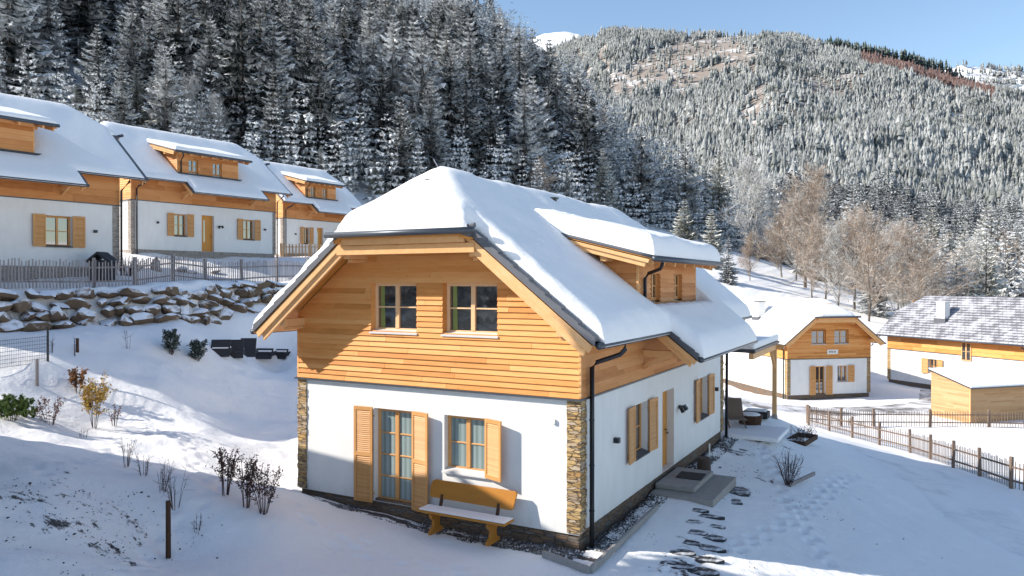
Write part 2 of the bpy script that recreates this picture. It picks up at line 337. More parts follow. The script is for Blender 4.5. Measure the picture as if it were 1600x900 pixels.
def track(P,seed,stepl=.36,side=.11,dep=.07):
    rn=np.random.default_rng(seed); P=[hit(*p)[:2] for p in P]; k=0; carry=0
    for a,b in zip(P[:-1],P[1:]):
        Ld=np.linalg.norm(b-a); d=(b-a)/Ld; n_=np.array([-d[1],d[0]]); t=carry
        while t<Ld:
            c=a+d*t+n_*side*(1 if k%2 else -1)+rn.normal(size=2)*.04; u_=(xr-c[0])*d[0]+(yr-c[1])*d[1]; v_=(xr-c[0])*n_[0]+(yr-c[1])*n_[1]
            q=(u_/.17)**2+(v_/.085)**2; Zg[:]-=dep*rn.uniform(.6,1.2)*np.exp(-q*1.2)*(q<6); Zg[:]+=.018*np.exp(-(np.sqrt(q)-1.7)**2*4)*(q<8); k+=1; t+=stepl
        carry=t-Ld
track([(520,850),(640,880),(760,899)],1); track([(180,899),(260,820),(330,770),(300,700),(220,650)],2); track([(60,740),(180,700),(300,640),(420,600)],3); track([(1290,880),(1240,800),(1200,730),(1190,690)],4); track([(1000,899),(1120,870),(1230,820),(1330,740)],5); track([(560,850),(470,800),(455,760)],6); track([(330,620),(380,580),(300,575),(150,600)],7)
Zg+=.03*vnoise(xr,yr,.22,14)*np.clip(1-np.hypot(xr-CAM[0],yr-CAM[1])/40,0,1)*(1-.7*pathmask)
inh=(xr>-7.3)&(xr<.05)&(yr>-.02)&(yr<11.9); Zg[inh]-=.3
nxx,nyy=len(gx),len(gy); idx=np.arange(nxx*nyy).reshape(nyy,nxx)
Fq=np.stack([idx[:-1,:-1],idx[:-1,1:],idx[1:,1:],idx[1:,:-1]],-1).reshape(-1,4)
ground=npmesh('snowy_ground',np.c_[xr,yr,Zg],Fq,'ground_snow',smooth=True); tag(ground,kind='structure')
dirt=np.zeros(len(xr))
def blob(px,py,rx,ry,s):
    c=hit(px,py); q=((xr-c[0])/rx)**2+((yr-c[1])/ry)**2; dirt[:]=np.maximum(dirt,s*np.clip(1.3-q,0,1))
for q in [(1085,850,.8,2.1,.40),(1125,775,.5,1.1,.42),(1060,895,.9,.8,.42),(1155,765,.5,.7,.5),(1190,745,.6,.8,.45),(1150,705,1.1,.8,.48),(1200,690,1.2,.5,.44),
          (1300,760,1.8,1.6,.33),(150,790,1.7,1.0,.41),(60,800,1.5,.8,.41),(150,850,1.3,.7,.43),(60,870,1.4,.5,.38),(40,760,1.2,.6,.38),(110,740,1.5,.4,.36),(330,810,.8,.3,.36),(560,870,1.5,.5,.3),(800,880,1.5,.4,.3)]: blob(*q)
strip=np.exp(-((yr+.28)/.22)**2)*((xr>-7.6)&(xr<.5))*.62; dirt=np.maximum(dirt,strip)
strip=np.exp(-((xr-.12)/.14)**2)*((yr>0)&(yr<12.5))*.55; dirt=np.maximum(dirt,strip)
at=ground.data.attributes.new('dirt','FLOAT','POINT'); at.data.foreach_set('value',dirt.astype(np.float32))

def road(name,P,wd,mat,lift=.035):
    P=[np.array(p[:2]) for p in P]; Q=[P[0]]
    for a,b in zip(P[:-1],P[1:]):
        n=max(2,int(np.linalg.norm(b-a)/.8)); Q+=[a+(b-a)*k/n for k in range(1,n+1)]
    Q=np.array(Q); 
    for _ in range(6): Q[1:-1]=(Q[:-2]+2*Q[1:-1]+Q[2:])/4
    d=np.gradient(Q,axis=0); d/=np.linalg.norm(d,axis=1)[:,None]; n_=np.c_[-d[:,1],d[:,0]]; cols=9; rows=[]
    for k in range(cols):
        o=(k/(cols-1)-.5)*wd; p=Q+n_*o; rows.append(np.c_[p,G(p[:,0],p[:,1])+(lift if 0<k<cols-1 else -.03)])
    V=np.stack(rows,1).reshape(-1,3); idx=np.arange(len(V)).reshape(len(Q),cols); Fq=np.stack([idx[:-1,:-1],idx[:-1,1:],idx[1:,1:],idx[1:,:-1]],-1).reshape(-1,4)
    o=npmesh(name,V,Fq[:,::-1],mat,smooth=True); tag(o,kind='structure'); return o
n=N('slushy_road'); v=n.coord('Object',(1,1,1)); a=n.noise(.55,6,v,.62,.6); b=n.noise(9,4,v)
n.col(n.ramp(n.math('ADD',n.math('MULTIPLY',a,.85),n.math('MULTIPLY',b,.15)),[(.42,(.13,.125,.12)),(.50,(.45,.45,.46)),(.60,(.80,.81,.83))])); n.set(Roughness=.6); n.bump(a,.4,.04); M['slushy_road']=n.m
n=N('packed_snow_lane'); v=n.coord('Object',(1,1,1)); a=n.noise(.5,6,v,.6,.8); b=n.noise(6,4,v)
n.col(n.ramp(n.math('ADD',n.math('MULTIPLY',a,.8),n.math('MULTIPLY',b,.2)),[(.34,(.60,.60,.61)),(.5,(.82,.81,.80)),(.7,(.88,.87,.855))])); n.set(Roughness=.55); n.bump(a,.4,.05); M['packed_snow_lane']=n.m
road('road',[cw(12,50,0),cw(19,50.5,0),cw(27,51.5,0),cw(31,54,0),cw(34,60,0)],4.0,'slushy_road')
road('lane',[cw(13.5,46,0),pd(1290,672,38),pd(1390,712,31),pd(1480,752,25.5),pd(1570,810,20),cw(15.5,13,0),cw(14,4,0)],2.9,'packed_snow_lane')
# ------------------------------------------------------------------ houses
def Tf(x,v,wd): return (x,-wd,v)          # front wall (faces -Y)
def Tr(y,v,wd): return (wd,y,v)           # right wall (faces +X)
def Tl(W): return lambda y,v,wd:(-W-wd,y,v)
def panel(mb,u0_,u1_,v0_,v1_,holes,depth):
    us=sorted({u0_,u1_}|{h[0] for h in holes}|{h[1] for h in holes}); vs=sorted({v0_,v1_}|{h[2] for h in holes}|{h[3] for h in holes})
    for i in range(len(us)-1):
        for j in range(len(vs)-1):
            um,vm=(us[i]+us[i+1])/2,(vs[j]+vs[j+1])/2
            if any(h[0]<um<h[1] and h[2]<vm<h[3] for h in holes): continue
            mb.add([(us[i],vs[j],0),(us[i+1],vs[j],0),(us[i+1],vs[j+1],0),(us[i],vs[j+1],0)],[(0,1,2,3)])
    for a,b,c,d in holes:
        q=[(a,c),(b,c),(b,d),(a,d)]
        for k in range(4):
            p,r=q[k],q[(k+1)%4]; mb.add([(p[0],p[1],0),(r[0],r[1],0),(r[0],r[1],-depth),(p[0],p[1],-depth)],[(0,1,2,3)])
def boards(mb,v0_,v1_,bh,span,holes=(),seed=1,out=.05):
    rn=random.Random(seed); v=v0_
    while v<v1_-.01:
        t=min(v+bh,v1_); segs=[(span(v),span(t))]
        (a0,b0),(a1,b1)=segs[0]
        if b0-a0<.05: break
        cuts=[a0]; x=a0+rn.uniform(.8,3.5)
        while x<b0-.5: cuts.append(x); x+=rn.uniform(1.6,3.8)
        cuts.append(b0)
        hs=[h for h in holes if h[2]<(v+t)/2<h[3]]
        pieces=[]
        for i in range(len(cuts)-1):
            p=[(cuts[i],cuts[i+1])]
            for h in hs:
                q=[]
                for a,b in p:
                    if h[1]<=a or h[0]>=b: q.append((a,b)); continue
                    if a<h[0]: q.append((a,h[0]))
                    if b>h[1]: q.append((h[1],b))
                p=q
            pieces+=p
        for a,b in pieces:
            if b-a<.02: continue
            ta=max(a,a1) if a==a0 else a; tb=min(b,b1) if b==b0 else b
            if tb-ta<.01: ta,tb=(ta+tb)/2-.005,(ta+tb)/2+.005
            g2=.003; j=rn.uniform(-.004,.004)
            mb.add([(a+g2,v,out+j),(b-g2,v,out+j),(tb-g2,t,out*.35),(ta+g2,t,out*.35),(a+g2,v,0),(b-g2,v,0)],[(0,1,2,3),(4,5,1,0),(0,3,4),(1,5,2)])
        v=t
def lines(a,b,st,extra,edge=()):
    s={round(a,4),round(b,4)}|{round(x,4) for x in extra if a<x<b}
    n=max(1,int((b-a)/st))
    for i in range(1,n): s.add(round(a+(b-a)*i/n,4))
    for e in edge:
        for d in (.012,.035,.07,.115,.17,.24):
            for sg in (-1,1):
                x=e+sg*d
                if a<x<b: s.add(round(x,4))
    o=sorted(s); r=[o[0]]
    for x in o[1:]:
        if x-r[-1]>.008: r.append(x)
    return np.array(r)
def sheet(rects,xs,ys,topf,botf=None):   # surface over a union of rectangles
    XX,YY=np.meshgrid(xs,ys); n1=len(xs); inside=np.zeros((len(ys)-1,len(xs)-1),bool)
    cx=(xs[:-1]+xs[1:])/2; cy=(ys[:-1]+ys[1:])/2
    for a,b,c,d in rects: inside|=((cx>a)&(cx<b))[None,:]&((cy>c)&(cy<d))[:,None]
    idx=np.arange(len(ys)*n1).reshape(len(ys),n1); jj,ii=np.nonzero(inside)
    top=np.stack([idx[jj,ii],idx[jj,ii+1],idx[jj+1,ii+1],idx[jj+1,ii]],-1)
    Zt=topf(XX.ravel(),YY.ravel()); V=np.c_[XX.ravel(),YY.ravel(),Zt]
    if botf is None:
        used=np.unique(top); mp=-np.ones(len(V),int); mp[used]=np.arange(len(used)); return V[used],mp[top]
    Zb=botf(XX.ravel(),YY.ravel()); n=len(V); V=np.r_[V,np.c_[XX.ravel(),YY.ravel(),Zb]]
    fs=[top,top[:,::-1]+n]; pad=np.pad(inside,1)
    for (dj,di,c0,c1) in ((-1,0,(0,0),(0,1)),(1,0,(1,1),(1,0)),(0,-1,(1,0),(0,0)),(0,1,(0,1),(1,1))):
        m=inside&~pad[1+dj:pad.shape[0]-1+dj,1+di:pad.shape[1]-1+di]; j,i=np.nonzero(m)
        a=idx[j+c0[0],i+c0[1]]; b=idx[j+c1[0],i+c1[1]]; fs.append(np.stack([a,a+n,b+n,b],-1))
    Fa=np.concatenate(fs); used=np.unique(Fa); mp=-np.ones(len(V),int); mp[used]=np.arange(len(used)); return V[used],mp[Fa]
def rdist(rects,x,y):
    d=np.full(len(x),-9.)
    for a,b,c,e in rects: d=np.maximum(d,np.minimum(np.minimum(x-a,b-x),np.minimum(y-c,e-y)))
    return np.maximum(d,0)
def smin(a,b,k):
    h=np.clip(.5+.5*(b-a)/k,0,1); return b*(1-h)+a*h-k*h*(1-h)
def add_window(root,T,u0_,u1_,v0_,v1_,depth=.14,glass='dark_glass',cols=2,rows=2,shut=(),sill=True,frame='window_wood',sw=None,door=False,fine=True,curtain=False,siltmat='sill_sheet'):
    fw=.075; wd=-depth
    mb=MB(T)
    mb.box((u0_,v0_,wd-.06),(u0_+fw,v1_,wd)); mb.box((u1_-fw,v0_,wd-.06),(u1_,v1_,wd)); mb.box((u0_+fw,v0_,wd-.06),(u1_-fw,v0_+fw,wd)); mb.box((u0_+fw,v1_-fw,wd-.06),(u1_-fw,v1_,wd))
    iu0,iu1,iv0,iv1=u0_+fw,u1_-fw,v0_+fw,v1_-fw
    for c in range(1,cols):
        u=iu0+(iu1-iu0)*c/cols; hw=.05 if fine else .04; mb.box((u-hw,iv0,wd-.05),(u+hw,iv1,wd+.012))
    for r_ in range(1,rows):
        v=iv0+(iv1-iv0)*r_/rows; mb.box((iu0,v-.016,wd-.045),(iu1,v+.016,wd-.008))
    win=mb.build('window' if not door else 'glazed_door',frame,root,bevel=.006 if fine else 0)
    m=MB(T); m.add([(u0_+.01,v0_+.01,wd-.03),(u1_-.01,v0_+.01,wd-.03),(u1_-.01,v1_-.01,wd-.03),(u0_+.01,v1_-.01,wd-.03)],[(0,1,2,3)]); m.build('pane',glass,win)
    if curtain:
        m=MB(T)
        for a,b in ((iu0+.07,iu0+.19),(iu0+(iu1-iu0)*.5+.5*(iu1-iu0)*.86,iu1-.01))[:1]: m.add([(a,iv0,wd-.0285),(b,iv0,wd-.0285),(b-.02,iv1,wd-.0285),(a,iv1,wd-.0285)],[(0,1,2,3)])
        m.build('curtain','green_curtain',win)
    if sill:
        m=MB(T); m.add([(u0_-.03,v0_+.045,wd),(u1_+.03,v0_+.045,wd),(u1_+.03,v0_-.02,.07),(u0_-.03,v0_-.02,.07),(u0_-.03,v0_+.02,wd),(u1_+.03,v0_+.02,wd),(u1_+.03,v0_-.05,.07),(u0_-.03,v0_-.05,.07)],
                      [(0,1,2,3),(7,6,5,4),(3,2,6,7),(0,3,7,4),(1,5,6,2)]); m.build('sill',siltmat,win)
    sw=sw or (u1_-u0_)/2
    for side,ang in shut:
        m=MB(); hinge=u0_-.01 if side<0 else u1_+.01; ca,sa=math.cos(R(ang)),math.sin(R(ang))
        def TS(a,v,t,hinge=hinge,side=side,ca=ca,sa=sa): # a along shutter from hinge outward, t thickness
            return T(hinge+side*(a*ca-t*sa*1.0),v,.035+a*sa+t*ca)
        m=MB(TS); th=.035; b=.06; zz0,zz1=v0_-.03,v1_+.02
        m.box((0,zz0,0),(b,zz1,th)); m.box((sw-b,zz0,0),(sw,zz1,th)); m.box((b,zz0,0),(sw-b,zz0+.08,th)); m.box((b,zz1-.08,0),(sw-b,zz1,th))
        mids=[(zz0+zz1)/2] if zz1-zz0>1.6 else []
        for q in mids: m.box((b,q-.04,0),(sw-b,q+.04,th))
        nsl=int((zz1-zz0-.16)/.045) if fine else int((zz1-zz0-.16)/.09)
        for k in range(nsl):
            v=zz0+.08+(zz1-zz0-.16)*(k+.5)/nsl; hh=(zz1-zz0-.16)/nsl*.48
            m.add([(b,v-hh,th*.85),(sw-b,v-hh,th*.85),(sw-b,v+hh,th*.2),(b,v+hh,th*.2)],[(0,1,2,3)])
        if fine:
            for q in (zz0+.2,zz1-.2): m.box((-.03,q-.015,.0),(.05,q+.015,-.02))
        m.build('shutter','shutter_wood',win)
    return win
def house(name,loc,rz,label,group=None,W=7.29,Lh=11.85,t_snow=.38,dormer=True,skirt=True,fine=True,style='main',roofmat=None,chimney=None,sgray=False,backwide=.95):
    root=empty(name,loc,rz,label,'house',group)
    zp,zb=.35,2.93; ov=.65; ze=4.157; sl=.79; xm=-W/2; zt=ze+sl*(W/2+ov); fy=-.80; by=Lh+backwide; hipf=zt-1.27
    D0,D1=3.37,8.35; S0,S1=3.45,9.75
    rects=[(-W-ov,ov,fy,by),(xm-1.72,xm+1.72,fy-.17,by+.17)]
    if skirt: rects.append((-2,1.40,S0,S1))
    def zr(x,y):
        a=zt-sl*np.abs(x-xm); h1=hipf+.81*(y-(fy-.17)); h2=hipf+.81*((by+.17)-y); return np.minimum(a,np.minimum(h1,h2))
    def zs(x,y):
        a=smin(zt-sl*(x-xm),zt+sl*(x-xm),.55); h1=hipf+.81*(y-(fy-.17)); h2=hipf+.81*((by+.17)-y); return smin(smin(a,h1,.3),h2,.3)
    # plinth, walls, stone corners
    m=MB(); e=.03; 
    for a,b in (((-W+e,e,-.6),(-e,e+.02,zp)),):pass
    m.box((-W+.04,.04,-.8),(-.04,Lh-.04,zp-.002)); m.build('plinth','plinth_stone' if not sgray else 'grey_ledge_stone',root)
    if style in('main','row'):
        fh=[(-5.03,-3.95,.30,2.40),(-3.14,-2.10,1.22,2.40)]; rh=[(3.10,4.10,1.17,2.38),(5.30,6.33,.36,2.42),(8.80,9.85,1.17,2.36)]; lh=[]; gh=[(-5.09,-3.84,4.13,5.22),(-3.157,-1.82,4.13,5.22)]
    elif style=='h3':
        fh=[(-4.6,-3.75,.30,2.40),(-2.75,-1.9,1.2,2.40)]; rh=[]; lh=[]; gh=[(-4.95,-3.75,4.05,5.05),(-3.05,-1.85,4.05,5.05)]
    else:
        fh=[]; rh=[]; lh=[(7.6,8.35,1.25,2.4)]; gh=[]
    wm=MB(Tf); panel(wm,-W,0,zp,zb,fh,.16); 
    wm.T=Tr; panel(wm,0,Lh,zp,zb,rh,.26)
    wm.T=Tl(W); panel(wm,0,Lh,zp,zb,lh,.16)
    wm.T=None; wm.add([(-W,Lh,zp),(0,Lh,zp),(0,Lh,zb),(-W,Lh,zb)],[(3,2,1,0)]); wm.build('wall','white_render',root)
    st='grey_ledge_stone' if sgray else 'ledge_stone'
    for x0,x1,y0,y1 in ((-.26,.03,-.03,.27),(-W-.03,-W+.24,-.03,.27),(-.24,.03,Lh-.27,Lh+.03),(-W-.03,-W+.24,Lh-.27,Lh+.03)):
        c=MB(); zz=zp-.02
        if fine:
            rn=random.Random(int(x0*100)); 
            while zz<zb-.01:
                h=rn.uniform(.05,.11); h=min(h,zb-zz); j=rn.uniform(-.012,.014); k=rn.uniform(-.012,.014); c.box((x0-(j if x0<-1 else 0),y0-k,zz),(x1+j,y1+j,zz+h-.004)); zz+=h
        else: c.box((x0,y0,zp-.02),(x1,y1,zb))
        c.build('stone_corner',st,root)
    m=MB(); m.box((-W-.07,-.10,zb),(.07,.0,zb+.035)); m.box((.0,.0,zb),(.07,Lh+.07,zb+.035)); m.box((-W-.07,.0,zb),(-W,Lh+.07,zb+.035)); m.build('flashing','anthracite_sheet',root)
    # timber gables and sides
    hw=lambda v:(max(-W-.02,xm-(zt-.16-v)/sl),min(.02,xm+(zt-.16-v)/sl))
    zb2=zb+.04
    m=MB(Tf); boards(m,zb2,zt-.35,.118,hw,gh,3); 
    for a,b,c,d in gh:
        for q in (((a,c),(a,d)),((b,d),(b,c)),((a,d),(b,d)),((b,c),(a,c))):
            (p0,q0),(p1,q1)=q; m.add([(p0,q0,.032),(p1,q1,.032),(p1,q1,-.2),(p0,q0,-.2)],[(0,1,2,3)])
    m.build('gable_cladding','larch_boards',root)
    m=MB(lambda u,v,wd:(u,Lh+wd,v)); boards(m,zb2,zt-.35,.2,hw,(),5); m.build('gable_cladding','larch_boards',root)
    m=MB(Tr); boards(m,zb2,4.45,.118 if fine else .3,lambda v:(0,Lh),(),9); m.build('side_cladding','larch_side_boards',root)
    lhole=[(4.7,5.55,2.6,4.0)] if style=='h4' else []
    m=MB(Tl(W)); boards(m,zb2,4.45,.3,lambda v:(0,Lh),[(h[0],h[1],zb2,h[3]) for h in lhole],10); m.build('side_cladding','larch_boards',root)
    m=MB(); 
    for x in (-.015,-W-.035):
        for y in (-.035,Lh-.02): m.box((x,y,zb2),(x+.055,y+.055,4.35)); m.part()
    m.build('corner_board','planed_beam',root)
    # roof deck (tiles above, boards below)
    xs=lines(-W-ov,1.40 if skirt else ov,.3,[xm,xm-1.72,xm+1.72,ov]); ys=lines(fy-.17,by+.17,.25,[fy,by,S0,S1,.6])
    V,Fc=sheet(rects,xs,ys,zr,lambda x,y:zr(x,y)-.075); npmesh('roof',V,Fc,roofmat or 'tile',root)
    V,Fc=sheet(rects,xs,ys,lambda x,y:zr(x,y)-.078,lambda x,y:zr(x,y)-.13); npmesh('soffit',V,Fc,'soffit_boards',root)
    # tile ends on the rakes
    if fine:
        m=MB(); k=0
        for sg in (-1,1):
            m.part(); a=1.62
            while a<W/2+ov-.05:
                b=min(a+.335,W/2+ov); x0,x1=xm+sg*a,xm+sg*b; z0_,z1_=zt-sl*a,zt-sl*b
                m.add([(x0,fy-.03,z0_-.09),(x1,fy-.03,z1_-.09),(x1,fy-.03,z1_+.085),(x0,fy-.03,z0_+.045),(x0,fy+.16,z0_-.09),(x1,fy+.16,z1_-.09),(x1,fy+.16,z1_+.085),(x0,fy+.16,z0_+.045)],
                      [(0,1,2,3),(7,6,5,4),(0,4,5,1),(1,5,6,2),(2,6,7,3),(3,7,4,0)]); a=b
        m.build('verge_tiles','tile',root)
    # barge boards, rafters, purlins
    def rake(y0,y1,top,bot,a0,a1,mb):
        for sg in (-1,1):
            P=[(xm+sg*a0,zt-sl*a0-top),(xm+sg*a1,zt-sl*a1-top),(xm+sg*(a1-.10),zt-sl*a1-bot+.02),(xm+sg*(a0),zt-sl*a0-bot)]
            if sg<0: P=P[::-1]
            mb.prism(P,1,y0,y1); mb.part()
    for yb,s_ in ((fy,1),(by,-1)):
        m=MB(); ys_=sorted((yb+.0*s_,yb+.05*s_)); rake(ys_[0],ys_[1],.095,.265,1.5,W/2+ov-.04,m)
        ys_=sorted((yb+.05*s_,yb+.11*s_)); rake(ys_[0],ys_[1],.13,.43,1.4,W/2+ov-.16,m); m.build('barge_board','planed_beam',root,bevel=.008 if fine else 0)
        m=MB(); ys_=sorted((yb-.10*s_,yb-.04*s_)); m.box((xm-1.55,ys_[0],hipf-.26),(xm+1.55,ys_[1],hipf-.095)); m.part(); ys_=sorted((yb-.035*s_,yb+.06*s_)); m.box((xm-1.75,ys_[0],hipf-.46),(xm+1.75,ys_[1],hipf-.27)); m.build('hip_fascia','planed_beam',root)
        m=MB(); ys_=sorted((yb+.13*s_,yb+1.0*s_))
        for sg in (-1,1):
            for a,dz in ((1.62,.43),(W/2-.12,.46)):
                z=zt-sl*a-dz+.08; x=xm+sg*a; m.box((x-.08,ys_[0],z-.18),(x+.08,ys_[1],z)); m.box((x-.06,ys_[0]+(.12 if s_>0 else 0),z-.26),(x+.06,ys_[1]-(0 if s_>0 else .12),z-.183)); m.part()
        m.build('purlin','planed_beam',root,bevel=.01 if fine else 0)
    # gutters
    def gutter(p,q,parent=root):
        m=MB(); m.tube([p,q],.065,10); m.build('gutter','anthracite_sheet',parent,True)
    zg=ze-.085
    gutter((xm-1.87,fy-.24,hipf-.04),(xm+1.87,fy-.24,hipf-.04)); gutter((xm-1.87,by+.24,hipf-.04),(xm+1.87,by+.24,hipf-.04))
    gutter((-W-ov-.06,fy,zg),(-W-ov-.06,by,zg))
    if skirt:
        zk=zt-sl*(1.40-xm)-.085
        gutter((ov+.06,fy+.02,zg),(ov+.06,S0,zg)); gutter((ov+.06,S1,zg),(ov+.06,by,zg)); gutter((1.46,S0-.02,zk),(1.46,S1+.05,zk))
        m=MB()
        for yy,s_ in ((S0,1),(S1,-1)):
            for (y0,y1,tp,bt,xa,xb) in ((yy,yy+.05*s_,.09,.24,.0,1.38),(yy+.05*s_,yy+.11*s_,.12,.38,.0,1.28)):
                y0,y1=sorted((y0,y1)); zf=lambda x:zt-sl*(x-xm); m.prism([(xa,zf(xa)-tp),(xb,zf(xb)-tp),(xb-.08,zf(xb)-bt+.02),(xa,zf(xa)-bt)],1,y0,y1); m.part()
        m.build('barge_board','planed_beam',root)
        m=MB()
        for yy,s_ in ((S0,1),(S1,-1)):
            m.part(); y0,y1=sorted((yy-.03*s_,yy+.1*s_)); a=ov+.0
            while a<1.39:
                b=min(a+.33,1.41); m.add([(a,y0,zf(a)-.09),(b,y0,zf(b)-.09),(b,y0,zf(b)+.06),(a,y0,zf(a)+.03),(a,y1,zf(a)-.09),(b,y1,zf(b)-.09),(b,y1,zf(b)+.06),(a,y1,zf(a)+.03)],[(0,1,2,3),(7,6,5,4),(0,4,5,1),(1,5,6,2),(2,6,7,3),(3,7,4,0)]); a=b
        m.build('verge_tiles','anthracite_sheet',root)
        m=MB()
        for yy in (S0+.3,S1-.3): m.beam((0,yy,3.55),(1.15,yy,3.55),.14,.16); m.beam((0,yy,3.2),(.6,yy,3.5),.1,.1); m.part()
        m.build('bracket','planed_beam',root)
        pr_=[((ov+.06,.6,zg),(ov+.06,.6,zg-.16),(ov-.02,.55,zg-.26),(.2,.38,zg-.42),(.12,.33,zg-.52),(.12,.33,-.1)),((ov+.06,Lh+.1,zg),(ov+.06,Lh+.1,zg-.16),(.14,Lh+.05,zg-.5),(.12,Lh+.05,-.1))]
    else:
        gutter((ov+.06,fy,zg),(ov+.06,by,zg)); pr_=[((ov+.06,.6,zg),(ov+.06,.6,zg-.16),(.12,.33,zg-.5),(.12,.33,-.3)),((-W-ov-.06,.5,zg),(-W-ov-.06,.5,zg-.16),(-W-.12,.33,zg-.5),(-W-.12,.33,-.3))]
    for pp in pr_:
        m=MB(); m.tube(pp,.048,10)
        for z in (.7,1.6,2.5): m.tube([(pp[-1][0],pp[-1][1],z),(pp[-1][0],pp[-1][1],z+.03)],.056,10)
        m.build('downpipe','black_metal',root,True)
    # windows and doors
    if style in ('main','row'):
        gl='curtained_glass' if fine else 'dark_glass'
        add_window(root,Tf,-5.03,-3.95,.30,2.40,.14,gl,2,4,((-1,4),(1,13)),False,'shutter_wood',sw=.5,door=True,fine=fine)
        add_window(root,Tf,-3.14,-2.10,1.22,2.40,.14,gl,2,2,((1,20),),True,'shutter_wood',sw=.5,fine=fine)
        for h in gh: add_window(root,Tf,*h,depth=.12,glass='dark_glass',shut=(),fine=fine,curtain=fine)
        add_window(root,Tr,*rh[0],depth=.15,shut=((-1,4),(1,5)),sw=.5,frame='shutter_wood',siltmat='anthracite_sheet',fine=fine); add_window(root,Tr,*rh[2],depth=.15,shut=((-1,4),(1,5)),sw=.5,frame='shutter_wood',siltmat='anthracite_sheet',fine=fine)
        m=MB(Tr); a,b,c,d=rh[1]; m.box((a,c,-.27),(b,d,-.2)); 
        dr=m.build('door','door_wood',root); m=MB(Tr); m.box((b-.2,1.3,-.2),(b-.16,1.32,-.14)); m.box((b-.2,1.2,-.15),(b-.06,1.23,-.13)); m.build('handle','black_metal',dr)
        m=MB(Tr); m.box((a+.3,.9,-.205),(a+.42,2.15,-.195)); m.build('pane','dark_glass',dr)
        m=MB(Tr); m.box((1.82,1.77,.0),(1.94,1.88,.12)); m.part(); m.box((10.75,1.77,0),(10.87,1.88,.12)); m.build('wall_lamp','black_metal',root)
        m=MB(Tr); m.box((6.74,1.79,.0),(6.84,1.88,.05)); m.beam((6.65,1.84,.10),(6.62,1.72,.17),.09,.09); m.beam((6.9,1.86,.10),(6.95,1.75,.17),.09,.09); m.box((6.62,1.83,.04),(6.97,1.86,.07)); m.build('spotlight','black_metal',root)
        m=MB(Tf); m.box((-.58,2.44,.0),(-.51,2.53,.05)); m.build('outlet_cover','white_sign',root)
    elif style=='h3':
        add_window(root,Tf,*fh[0],depth=.14,shut=((-1,5),(1,8)),sill=False,frame='shutter_wood',sw=.5,door=True,fine=False); add_window(root,Tf,*fh[1],depth=.14,shut=((1,6),),frame='shutter_wood',sw=.5,fine=False)
        for h in gh: add_window(root,Tf,*h,depth=.12,frame='shutter_wood',fine=False)
        m=MB(Tf); m.box((-3.65,3.28,.035),(-2.75,3.62,.06)); sg_=m.build('sign_board','white_sign',root)
        m=MB(Tf)
        for x in (-3.5,-3.4,-3.3,-3.22,-3.08,-3.0): m.box((x,3.38,.06),(x+.035,3.52,.066)); 
        for x in (-3.5,-3.3,-3.08): m.box((x,3.44,.0602),(x+.1,3.465,.067))
        m.build('lettering','dark_wood',sg_)
    elif style=='h4':
        add_window(root,Tl(W),*lh[0],depth=.14,shut=((-1,6),(1,6)),frame='shutter_wood',sw=.55,fine=False)
        add_window(root,Tl(W),4.7,5.5,2.55,3.95,depth=-.1,frame='planed_beam',sill=True,fine=False)
    # dormer
    if dormer:
        dm=MB(Tr); xd0=-2.45
        zd=lambda x:5.85-.25*(x-.5)
        dh=[(4.25,5.0,4.78,5.5),(6.2,6.95,4.78,5.5)]
        boards(dm,4.5,5.82,.118 if fine else .2,lambda v:(D0,D1),dh,21); 
        for a,b,c,d in dh:
            for q in (((a,c),(a,d)),((b,d),(b,c)),((a,d),(b,d)),((b,c),(a,c))):
                (p0,q0),(p1,q1)=q; dm.add([(p0,q0,.032),(p1,q1,.032),(p1,q1,-.15),(p0,q0,-.15)],[(0,1,2,3)])
        for yy,s_ in ((D0,-1),(D1,1)):
            v=4.5
            while v<6.5:
                x0=xm+(zt-v)/sl  # main roof at this height
                xa=max(-(v-5.78)/.25,-2.5) if v>5.78 else 0
                xb=xm+(zt-v-.118)/sl
                if xa>min(x0,xb): dm.T=None; dm.add([(xb-.2,yy+.03*s_,v),(min(xa,0.02),yy+.03*s_,v),(min(xa,.02),yy+.008*s_,v+.116),(xb-.2,yy+.008*s_,v+.116),(xb-.2,yy,v),(min(xa,.02),yy,v)],[(0,1,2,3) if s_<0 else (3,2,1,0),(4,5,1,0)])
                v+=.118
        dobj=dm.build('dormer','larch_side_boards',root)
        for h in dh: 
            wn=add_window(root,Tr,*h,depth=.06,frame='shutter_wood',cols=2,rows=2,sill=False,fine=False)
            wn.name='dormer_window'
        m=MB()
        for x,y in ((.0,D0-.035),(.0,D1-.02)): m.box((x-.02,y,4.55),(x+.035,y+.055,5.8)); m.part()
        m.box((-.02,D0,5.68),(.05,D1,5.84)); m.build('corner_board','planed_beam',dobj)
        yy0,yy1=D0-.62,D1+.70
        dr_=[(xd0,.55,yy0,yy1)]; xs=lines(xd0,.55,.3,[]); ys=lines(yy0,yy1,.5,[])
        V,Fc=sheet(dr_,xs,ys,lambda x,y:zd(x)+0*y,lambda x,y:zd(x)-.07); npmesh('roof',V,Fc,roofmat or 'tile',dobj)
        V,Fc=sheet(dr_,xs,ys,lambda x,y:zd(x)-.073,lambda x,y:zd(x)-.11); npmesh('soffit',V,Fc,'soffit_boards',dobj)
        m=MB()
        for yb,s_ in ((yy0,1),(yy1,-1)):
            for (o0,o1,tp,bt,xb) in ((0,.05,.08,.19,.50),(.05,.12,.12,.30,.40)):
                a,b=sorted((yb+o0*s_,yb+o1*s_)); m.prism([(xd0,zd(xd0)-tp),(xb,zd(xb)-tp),(xb-.04,zd(xb)-bt),(xd0,zd(xd0)-bt)],1,a,b); m.part()
        m.build('barge_board','planed_beam',dobj,bevel=.006 if fine else 0); m=MB()
